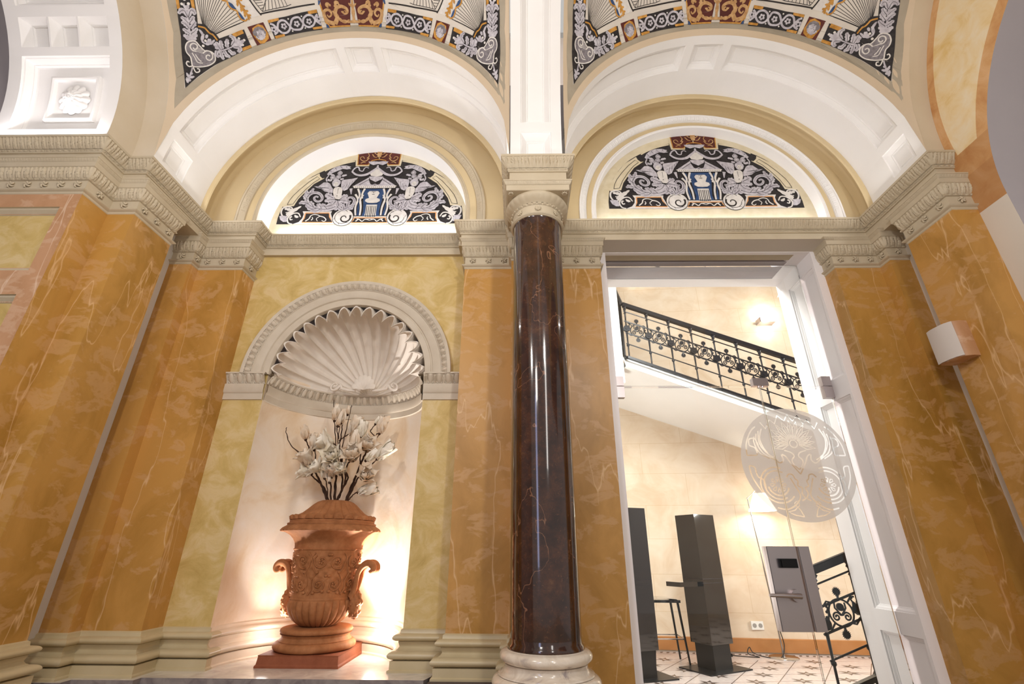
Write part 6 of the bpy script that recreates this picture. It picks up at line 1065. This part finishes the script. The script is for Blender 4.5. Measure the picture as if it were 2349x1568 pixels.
for sx in (-1, 1):
    m = M(); ang = R_(-8)*1; dx, dy = sx*cos(ang), sx*sin(ang)
    def hp(r, z, o=0): return (UX+dx*r-dy*o*sx*1.0, UY+dy*r+dx*o*sx, z)
    for o in (-.030, .030):
        m.tube(crom([Vector(q_) for q_ in [hp(.205, .83, o*.5), hp(.222, .87, o*.6), hp(.232, .92, o*.9), hp(.240, .965, o*1.1), hp(.258, 1.000, o), hp(.288, 1.022, o), hp(.318, 1.022, o), hp(.338, 1.006, o), hp(.340, .985, o), hp(.326, .975, o), hp(.316, .984, o)]], 4), [(lambda R4, x: R4[int(x)]*(1-x % 1)+R4[min(10, int(x)+1)]*(x % 1))([.030, .024, .021, .021, .024, .026, .024, .021, .018, .014, .010], i_/4) for i_ in range(41)], 14, flat=.7)
    m.tube([hp(.28, 1.02, -.03), hp(.28, 1.024, .03)], .018, 10); m.tube([hp(.18, 1.0, 0), hp(.23, 1.005, 0), hp(.27, 1.012, 0)], [.014, .014, .016], 10)
    h_ = obj('handle', m, MT['terra'], t, 50)
    m = M(); c = hp(.232, .790); random.seed(4)
    m.ball(c, .050, 24, 18, (.75, .75, 1.55), lambda th, ph: 1+.10*sin(7*ph)*sin(9*th)+.07*sin(13*ph+4*th))
    for k_ in range(26):
        a = random.uniform(0, 2*PI); zz = random.uniform(-.075, .075); rr = .034*math.sqrt(max(.05, 1-(zz/.085)**2)); m.ball((c[0]+rr*cos(a), c[1]+rr*sin(a), c[2]+zz), random.uniform(.008, .014), 8, 6, (1, 1, 1.2))
    nz = Vector((dx, dy, 0)); m.ball(Vector(c)+nz*.040+Vector((0, 0, .01)), .012, 8, 6, (1, 1, 1.4))
    obj('mask', m, MT['terra'], h_, 60)

# ================================================================ magnolia branches
rnd = random.Random(11)
def petal(m, c, ax, side, L, W, curl, open_):
    ax = ax.normalized(); side = (side-ax*side.dot(ax)).normalized(); nrm = ax.cross(side)
    rows = []; k_ = 8; jag = [rnd.uniform(-.06, .06) for _ in range(7)]
    for i in range(k_+1):
        f = i/k_; w = W*(sin(PI*min(1, .10+.86*f))**.75)*(1 if f < .8 else 1-.35*(f-.8)/.2)
        out = open_*L*(f**1.3)*.9; along = L*f*(1-.35*open_*f)
        if curl: out += curl*L*max(0, f-.55)**2*2; 
        base = c+ax*along+side*(out+.10*L*sin(PI*f*.8)+.02*L)
        rows.append([base+nrm*(w*(j/3-1)*.5)-side*(.30*W*abs(j/3-1)**2*(1-.5*open_))+ax*(jag[j]*L*.5 if i == k_ else 0) for j in range(7)])
    m.grid(rows)
def blossom(kind, c, ax, size, par, mat):
    m = M(); c = Vector(c); ax = Vector(ax).normalized(); o = ax.orthogonal().normalized(); q = ax.cross(o)
    L = size*1.45
    sets = {'bud': ((5, .06, 0, .95, .52), (3, .0, 0, .85, .42)), 'tulip': ((5, .24, 0, .95, .55), (4, .08, 0, .88, .5)), 'open': ((6, .62, .25, .75, .52), (5, .34, .0, .72, .48), (3, .1, 0, .55, .36))}[kind]
    for n_, op, cu, ll, ww in sets:
        ph = rnd.uniform(0, 6)
        for j in range(n_):
            a = ph+2*PI*j/n_+rnd.uniform(-.15, .15); petal(m, c, ax, o*cos(a)+q*sin(a), L*ll*rnd.uniform(.9, 1.08), L*ww, cu, op*rnd.uniform(.8, 1.2))
    ob = obj('blossom', m, mat, par, 70)
    m = M(); m.ball(c-ax*.003, .009 if size < .06 else .011, 8, 6, (1, 1, 1.2)); obj('calyx', m, MT['stem'], ob, 60)
BR = DATA['b']
for bi, (label, stems, flowers) in enumerate(BR):
    t = thing('magnolia_branch', label, 'branch', (UX, UY, 1.40), 'magnolia branches in the urn')
    m = M()
    for pts, r0, r1 in stems:
        P3 = [Vector(p) for p in pts]; Q = crom(P3, 5); n_ = len(Q)
        m.tube([q+Vector((.002*sin(i*2.1), .002*cos(i*1.7), 0)) for i, q in enumerate(Q)], [r0+(r1-r0)*i/(n_-1)+(.0012 if i % 6 == 0 else 0) for i in range(n_)], 7)
    obj('stem', m, MT['stem'], t, 60)
    for kind, p, ax, size in flowers: blossom(kind, p, ax, size, t, MT['petal'] if rnd.random() < .55 else MT['petal2'])
# ================================================================ stair hall beyond the glass
tilt = (6.561-6.795)/(4.158-1.717)                               # its rear wall stands slightly askew
WY = lambda x: 6.795+(x-1.717)*tilt
m = M(); x0, x1 = -1.5, 7
m.grid([[(x, WY(x), z) for x in (x0, x1)] for z in (0, 7)]); S('wall_stairhall', m, MT['stone']).name = 'wall_rear'
m = M(); m.grid([[(x, WY(x)-.02, z) for x in (x0, x1)] for z in (.015, .15)]); m.grid([[(x, WY(x)-.02*(1-q), .15+.006*q) for x in (x0, x1)] for q in (0, 1)]); S('baseboard_rear', m, MT['wood'])
m = M(); m.box(6.5, 6.6, 3.6, 7, 0, 7); S('wall_right', m, MT['stone'])
m = M(); m.box(-1.5, -1.4, 3.8, 7.2, 0, 7); S('wall_left', m, MT['stone'])
m = M(); m.box(-1.5, 6.6, 3.6, 7.2, 6.6, 6.7); S('ceiling', m, MT['white'])
m = M(); m.box(-1.5, 1.27, 5.36, 5.44, 2.95, 6.6); S('wall_landing', m, MT['white']).name = 'wall_left'
# tiled floor
def tiled():
    m = M(); fx0, fx1, fy0, fy1 = -1.4, 6.5, 3.35, 7.1; m.cur = 0; m.grid([[(x, y, 0) for x in (fx0, fx1)] for y in (fy0, fy1)])
    mp = lambda u, v, lay: (u, v, .0006*lay); D = Draw(m, mp, 99); D.lay = 1
    dx, dy = .46, .26; ang = .12
    ca, sa = cos(ang), sin(ang); rot = lambda x, y: (2.4+x*ca-y*sa, 5.6+x*sa+y*ca)
    inb = lambda p: fx0 < p[0] < fx1 and fy0 < p[1] < WY(p[0])-.30
    for j in range(-9, 8):
        a, b = rot(-4, j*dy), rot(4.2, j*dy)
        pts = [rot(-4+8.2*k_/60, j*dy) for k_ in range(61)]
        for p, q in zip(pts, pts[1:]):
            if inb(p) and inb(q): D.stroke([p, q], .006, 2, sm=False)
    for i in range(-12, 13):
        for sg in (-1, 1):
            pts = [rot(i*dx*1+sg*k_*dx/2/2, (k_/2-9)*dy*1.0) for k_ in range(0, 36)]
            pts = [rot(i*dx+sg*(k_*.25)*dx*.5*2, -9*dy+k_*.25*dy*2) for k_ in range(0, 36)] if 0 else pts
            for p, q in zip(pts, pts[1:]):
                if inb(p) and inb(q) and sg > 0: D.stroke([p, q], .008, 1, sm=False)
    D.lay = 2
    for j in range(-9, 8):
        for i in range(-9, 10):
            c = rot(i*dx+(j % 2)*dx/2, j*dy)
            if inb(c) and inb((c[0], c[1]+.12)):
                pts = []
                for k_ in range(12):
                    r_ = .105 if k_ % 2 == 0 else .042; a = 2*PI*k_/12+ang; pts.append((c[0]+r_*cos(a), c[1]+r_*sin(a)))
                D.fill(pts, 1)
                D.disc(c, .020, 0, 6)
    D.lay = 1                                                    # border of small chevrons along the rear wall
    x = 1.0
    while x < 5.6:
        y = WY(x)-.10
        D.fill([(x, y-.03), (x+.03, y-.03), (x+.055, y+.03), (x+.025, y+.03)], 1); x += .075
    for off in (.055, .15, .20):
        D.stroke([(x, WY(x)-off) for x in (0, 6)], .008, 1 if off != .20 else 2, sm=False)
    return m
k = NT('pale_tile'); c = k.ramp(k.noise(k.co(), 30, 4), [(.35, '#d9cbc6'), (.65, '#e6dad6')]); MT['tile'] = k.set(.22, .5, color=c)
S('floor', tiled(), [MT['tile'], flat('grey_brown_tile', '#6f5f58', .25, .5), flat('rose_tile', '#b78f8c', .3, .5)])

# staircase flight rising to the left
t = thing('staircase', 'white-soffited stone stair flight rising to the left behind the glass', 'staircase', (3.0, 6.0, 0))
Zs_ = lambda x: 3.13-.385*(x-1.30)
m = M(); X0, X1 = 1.28, 6.3
m.grid([[(x, 5.30, Zs_(x)) for x in (X0, X1)], [(x, WY(x)-.004, Zs_(x)) for x in (X0, X1)]])
m.grid([[(x, 5.299, Zs_(x)+dz) for x in (X0, X1)] for dz in (0, .02)]); m.grid([[(x, 5.30, Zs_(x)+.02) for x in (X0, X1)], [(x, 5.42, Zs_(x)+.17) for x in (X0, X1)]])
m.box(-1.35, 1.28, 5.45, 6.75, 3.12, 3.30); obj('soffit', m, MT['white'], t)
m = M(); 
n_ = 18
for i in range(n_):
    xa = X0+(X1-X0)*i/n_; xb = X0+(X1-X0)*(i+1)/n_; zt = Zs_(xa)+.05; m.box(xa, xb+.005, 5.40, 6.30, Zs_(xa)+.004, Zs_(xa)+.08)
obj('steps', m, MT['ledge'], t)
# iron railings
def railing(t, X, Y, zr, slope, n, sp, H, x_end, top=0, extra=0):
    """baluster k stands at X+k*sp; zr = handrail height at X"""
    z = lambda x: zr+slope*(x-X)
    m = M(); Xa = X-.02
    pts = [Vector((Xa, Y, z(Xa))), Vector((x_end, Y, z(x_end)))]; d = (pts[1]-pts[0]).normalized(); up_ = Vector((0, 0, 1))
    m.obox((pts[0]+pts[1])/2, (pts[1]-pts[0])/2, (0, .026, 0), Vector((-d.z, 0, d.x))*.022); m.obox((pts[0]+pts[1])/2+Vector((0, 0, .024)), (pts[1]-pts[0])/2, (0, .018, 0), Vector((-d.z, 0, d.x))*.008); obj('handrail', m, MT['iron'], t)
    for fr_, w in ((.125, .007), (.315, .009), (.535, .009), (.745, .007)):
        m = M(); m.tube([(Xa, Y, z(Xa)-fr_*H), (x_end, Y, z(x_end)-fr_*H)], w, 6); obj('rail_bar', m, MT['iron'], t)
    bm_ = M(); prof = [(.012, 0), (.026, -.012), (.014, -.03), (.020, -.045), (.010, -.055), (.010, -.085), (.018, -.095), (.010, -.105), (.009, -H*.36), (.013, -H*.365), (.013, -H*.37), (.009, -H*.375), (.009, -H*.49), (.012, -H*.50), (.009, -H*.72), (.018, -H*.735), (.018, -H*.755), (.009, -H*.77), (.009, -H*.95), (.018, -H*.97), (.014, -H-extra)]
    bm_.lathe([(r_, zz) for r_, zz in prof], 0, 0, 8); bm_.tube([(0, -.016, -H*.43), (0, .016, -H*.43)], [.040, .040], 18); bm_.tube([(0, -.022, -H*.43), (0, .022, -H*.43)], [.018, .018], 12)
    bme = None
    for k_ in range(n+1):
        x = X+k_*sp; b = obj('baluster', bm_, MT['iron'], None, 50) if bme is None else bpy.data.objects.new('baluster', bme)
        if bme is None: bme = b.data
        else: COL.objects.link(b)
        b.parent = t; b.matrix_parent_inverse = t.matrix_world.inverted(); b.location = (x, Y, z(x)-.018)
    sm_ = M(); r0 = H*.115                                       # scroll panel, drawn round its own centre
    zz = lambda dx: slope*dx
    sm_.tube([(r0*cos(2*PI*i/28), 0, r0*sin(2*PI*i/28)) for i in range(29)], .0065, 6)
    for s_ in (-1, 1):
        sm_.tube([(s_*p[0], 0, p[1]) for p in spiral((r0*.44, -r0*.30), r0*.36, r0*.06, PI*.9, -1.5, 22)], .006, 6)
        sm_.tube([(0, 0, -r0*.2), (s_*r0*.25, 0, r0*.10), (s_*r0*.45, 0, r0*.35), (s_*r0*.42, 0, r0*.75)], .006, 6)
        sm_.tube([(s_*r0*1.0, 0, zz(s_*r0)+H*.085), (s_*r0*1.15, 0, zz(s_*r0)+H*.05), (s_*r0*1.05, 0, 0), (s_*r0*1.2, 0, -H*.04+zz(s_*r0))], .006, 6)
        for q in range(5):
            a = (q-2)*.5; sm_.ball((s_*(r0*1.12+.006*q), 0, zz(s_*r0)+H*(.09-.045*q)), .010, 6, 5)
        for q in (-1, 1): sm_.tube([(s_*r0*.7, 0, q*r0*.75), (s_*r0*1.05, 0, q*r0*1.0+zz(s_*r0)*.5), (s_*r0*1.35, 0, q*r0*.85+zz(s_*r0))], .006, 6)
    sm_.tube([(0, -.006, r0*.42), (0, .006, r0*.42)], [r0*.30, r0*.30], 14)
    for q in (1, -1):
        c = (0, 0, q*(r0+H*.065)); nn_ = 16
        sm_.tube([(0, -.006, c[2]), (0, .006, c[2])], [H*.032, H*.032], 14); sm_.tube([(0, 0, q*r0), (0, 0, c[2])], .008, 6)
        for i in range(nn_):
            a = 2*PI*i/nn_; sm_.tube([(H*.030*cos(a), 0, c[2]+H*.030*sin(a)), (H*.044*cos(a), 0, c[2]+H*.044*sin(a))], [.004, .001], 4)
    sme = None
    for k_ in range(n):
        x = X+(k_+.5)*sp; b = obj('scroll_panel', sm_, MT['iron'], None, 50) if sme is None else bpy.data.objects.new('scroll_panel', sme)
        if sme is None: sme = b.data
        else: COL.objects.link(b)
        b.parent = t; b.matrix_parent_inverse = t.matrix_world.inverted(); b.location = (x, Y, z(x)-.425*H)
    m = M(); 
    m.obox(((Xa+x_end)/2, Y, (z(Xa)+z(x_end))/2-H), ((x_end-Xa)/2, 0, (z(x_end)-z(Xa))/2), (0, .02, 0), (0, 0, .016)); obj('bottom_rail', m, MT['iron'], t)
t = thing('stair_railing', 'black wrought iron railing with scroll medallions sloping down along the upper stair flight', 'railing', (1.33, 5.30, 3.2), 'wrought iron stair railings')
railing(t, 1.335, 5.30, 3.965, -.385, 13, .262, .72, 4.9)
m = M(); m.tube([(1.31, 5.31, 3.98), (1.31, 5.55, 4.30), (1.31, 5.9, 4.8)], .020, 8); m.tube([(1.31, 5.31, 3.25), (1.31, 5.6, 3.42), (1.31, 5.9, 3.9)], .018, 8)
for i in range(6): m.tube([(1.31, 5.40+.08*i, 3.25+.09*i), (1.31, 5.40+.08*i, 4.08+.10*i)], .010, 6)
for i in range(6): m.tube([(1.308, 5.40+.08*i, 3.70+.10*i), (1.312, 5.40+.08*i, 3.70+.10*i)], .035, 10)
obj('return_rail', m, MT['iron'], t)
t = thing('stair_railing', 'black wrought iron railing rising to the right beside the door jamb, one big scroll medallion', 'railing', (2.1, 3.75, 0), 'wrought iron stair railings')
railing(t, 2.085, 3.75, .985, .345, 2, .262, .72, 2.75, extra=.28)
m = M(); m.tube([(3.55, 5.62, 0), (3.55, 5.62, .05), (3.55, 5.62, 1.45)], [.06, .035, .035], 10); o = obj('newel_post', m, MT['iron'], None, 50); o['label'] = 'tall dark newel post standing on the tiles behind the lower railing'; o['category'] = 'post'

# glossy totems, stool, floor lamp, sconce, socket, cable
def totem(label, c, zt, rot_, shelf):
    t = thing('display_totem', label, 'totem', (c[0], c[1], 0), 'black totems in the stair hall')
    ca, sa = cos(rot_), sin(rot_); X = Vector((ca, sa, 0)); Y = Vector((-sa, ca, 0)); C_ = Vector((c[0], c[1], 0))
    m = M(); m.obox(C_+Vector((0, 0, (zt+.235)/2)), X*.155, Y*.14, (0, 0, (zt-.235)/2)); obj('body', m, MT['gloss'], t)
    m = M(); m.obox(C_+Vector((0, 0, .12)), X*.125, Y*.115, (0, 0, .118)); obj('foot', m, flat('totem_foot_black', '#1a1818', .35), t)
    m = M(); m.obox(C_+Vector((0, 0, .006)), X*.30, Y*.21, (0, 0, .006)); obj('floor_plate', m, MT['blackplate'], t)
    for z in (.84, .80):
        m = M(); m.obox(C_+Vector((0, 0, z)), X*.1565, Y*.1415, (0, 0, .002)); obj('joint_line', m, MT['steel_d'], t)
    if shelf: m = M(); m.obox(C_-X*.28+Vector((0, 0, .79)), X*.17, Y*.10, (0, 0, .022)); obj('shelf', m, MT['gloss'], t)
totem('black glossy square totem with a small side shelf, on a dark floor plate', (2.02, 5.83), 1.49, .5, True)
totem('black glossy totem half hidden behind the door frame', (1.15, 5.45), 1.53, .35, False)
t = thing('bar_stool', 'black leather bar stool with slim legs between the two totems', 'bar stool', (1.66, 6.15, 0))
m = M(); 
rows = []
for i in range(9):
    f = i/8; rows.append([(1.45+.34*f, 5.98+.32*q, .615+.012*sin(PI*f)-.02*(f > .9)) for q in (0, .5, 1)])
m.grid(rows); m.box(1.45, 1.79, 5.98, 6.30, .585, .612); obj('seat', m, MT['gloss'], t, 50)
m = M(); m.obox((1.455, 6.14, .70), (.012, 0, -.0), (0, .15, 0), (-.02, 0, .11)); obj('backrest', m, MT['gloss'], t)
for x, y in ((1.49, 6.0), (1.76, 6.0), (1.49, 6.28), (1.76, 6.28)):
    sx = 1 if x > 1.6 else -1; sy = 1 if y > 6.1 else -1; m = M(); m.tube([(x, y, .60), (x+sx*.05, y+sy*.03, 0)], [.014, .010], 8); obj('leg', m, MT['black'], t)
m = M(); q = .32; m.tube([(1.455, 5.985, .24), (1.795, 5.985, .24), (1.795, 6.295, .24), (1.455, 6.295, .24), (1.455, 5.985, .24)], .007, 6); obj('footrest', m, MT['chrome'], t)
t = thing('floor_lamp', 'slim chrome floor lamp with a lit white conical shade', 'floor lamp', (3.02, 6.42, 0))
m = M(); m.lathe([(0, .018), (.15, .016), (.16, .008), (.16, 0)], 3.02, 6.42, 32); obj('base', m, MT['chrome'], t, 40)
m = M(); m.tube([(3.02, 6.42, 0), (3.02, 6.42, .10), (2.99, 6.42, .9), (2.945, 6.42, 1.75)], [.02, .010, .008, .006], 8); obj('pole', m, MT['chrome'], t, 60)
m = M(); m.tube([(2.93, 6.42, 1.73), (3.09, 6.40, 1.86), (3.10, 6.40, 1.83)], .005, 6); obj('arm', m, MT['chrome'], t)
m = M(); m.lathe([(.065, 1.80), (.07, 1.80), (.165, 1.585), (.16, 1.585)], 3.10, 6.40, 32); obj('lamp_shade', m, MT['lampshade'], t, 40)
point('floor_lamp_bulb', (3.10, 6.40, 1.66), 9, .05, (1, .9, .78))
t = thing('wall_sconce', 'small square wall sconce glowing up and down on the stone wall', 'wall lamp', (3.80, WY(3.8), 4.30))
xs, ys, zs_ = 3.78, WY(3.78)-.09, 4.33
m = M(); m.box(xs-.12, xs+.12, ys-.06, ys+.08, zs_-.03, zs_+.05); o = obj('housing', m, MT['steel'], t); m = M(); m.box(xs-.105, xs+.13, ys-.064, ys+.07, zs_-.024, zs_+.075); obj('glowing_glass', m, MT['sconce_glow'], t)
point('wall_sconce_bulb', (xs, ys-.02, zs_+.17), 4, .04, (1, .93, .86)); point('wall_sconce_bulb', (xs, ys-.02, zs_-.12), 2.5, .04, (1, .93, .86)); point('wall_sconce_bulb', (1.95, WY(1.95)-.12, 5.35), 5, .04, (1, .93, .86))
t = thing('wall_socket', 'white double power socket low on the stone wall beside the lamp', 'socket', (2.88, WY(2.88), .28))
m = M(); m.box(2.82, 2.965, WY(2.88)-.018, WY(2.88)+.01, .245, .335); so = obj('cover', m, MT['sockw'], t)
for x in (2.857, 2.928): m = M(); m.tube([(x, WY(2.88)-.020, .29), (x, WY(2.88)-.015, .29)], .024, 16); obj('outlet_hole', m, flat('socket_grey', '#9a948e', .5), so, label='round grey plug hole')
m = M(); m.tube(crom([Vector(p) for p in ((2.985, 6.425, .95), (3.0, 6.42, .6), (3.03, 6.42, .3), (3.05, 6.42, .12), (2.95, 6.35, .012), (2.80, 6.45, .01), (2.68, 6.42, .05), (2.66, 6.45, .10), (2.62, 6.42, .04), (2.74, 6.40, .01), (2.55, 6.45, .01), (2.45, 6.5, .01))], 6), .005, 6)
m.box(2.36, 2.46, 6.47, 6.53, 0, .03)
o = obj('power_cord', m, MT['black'], None, 60); o['label'] = 'thin black cord curling from the floor lamp over the tiles'; o['category'] = 'cord'
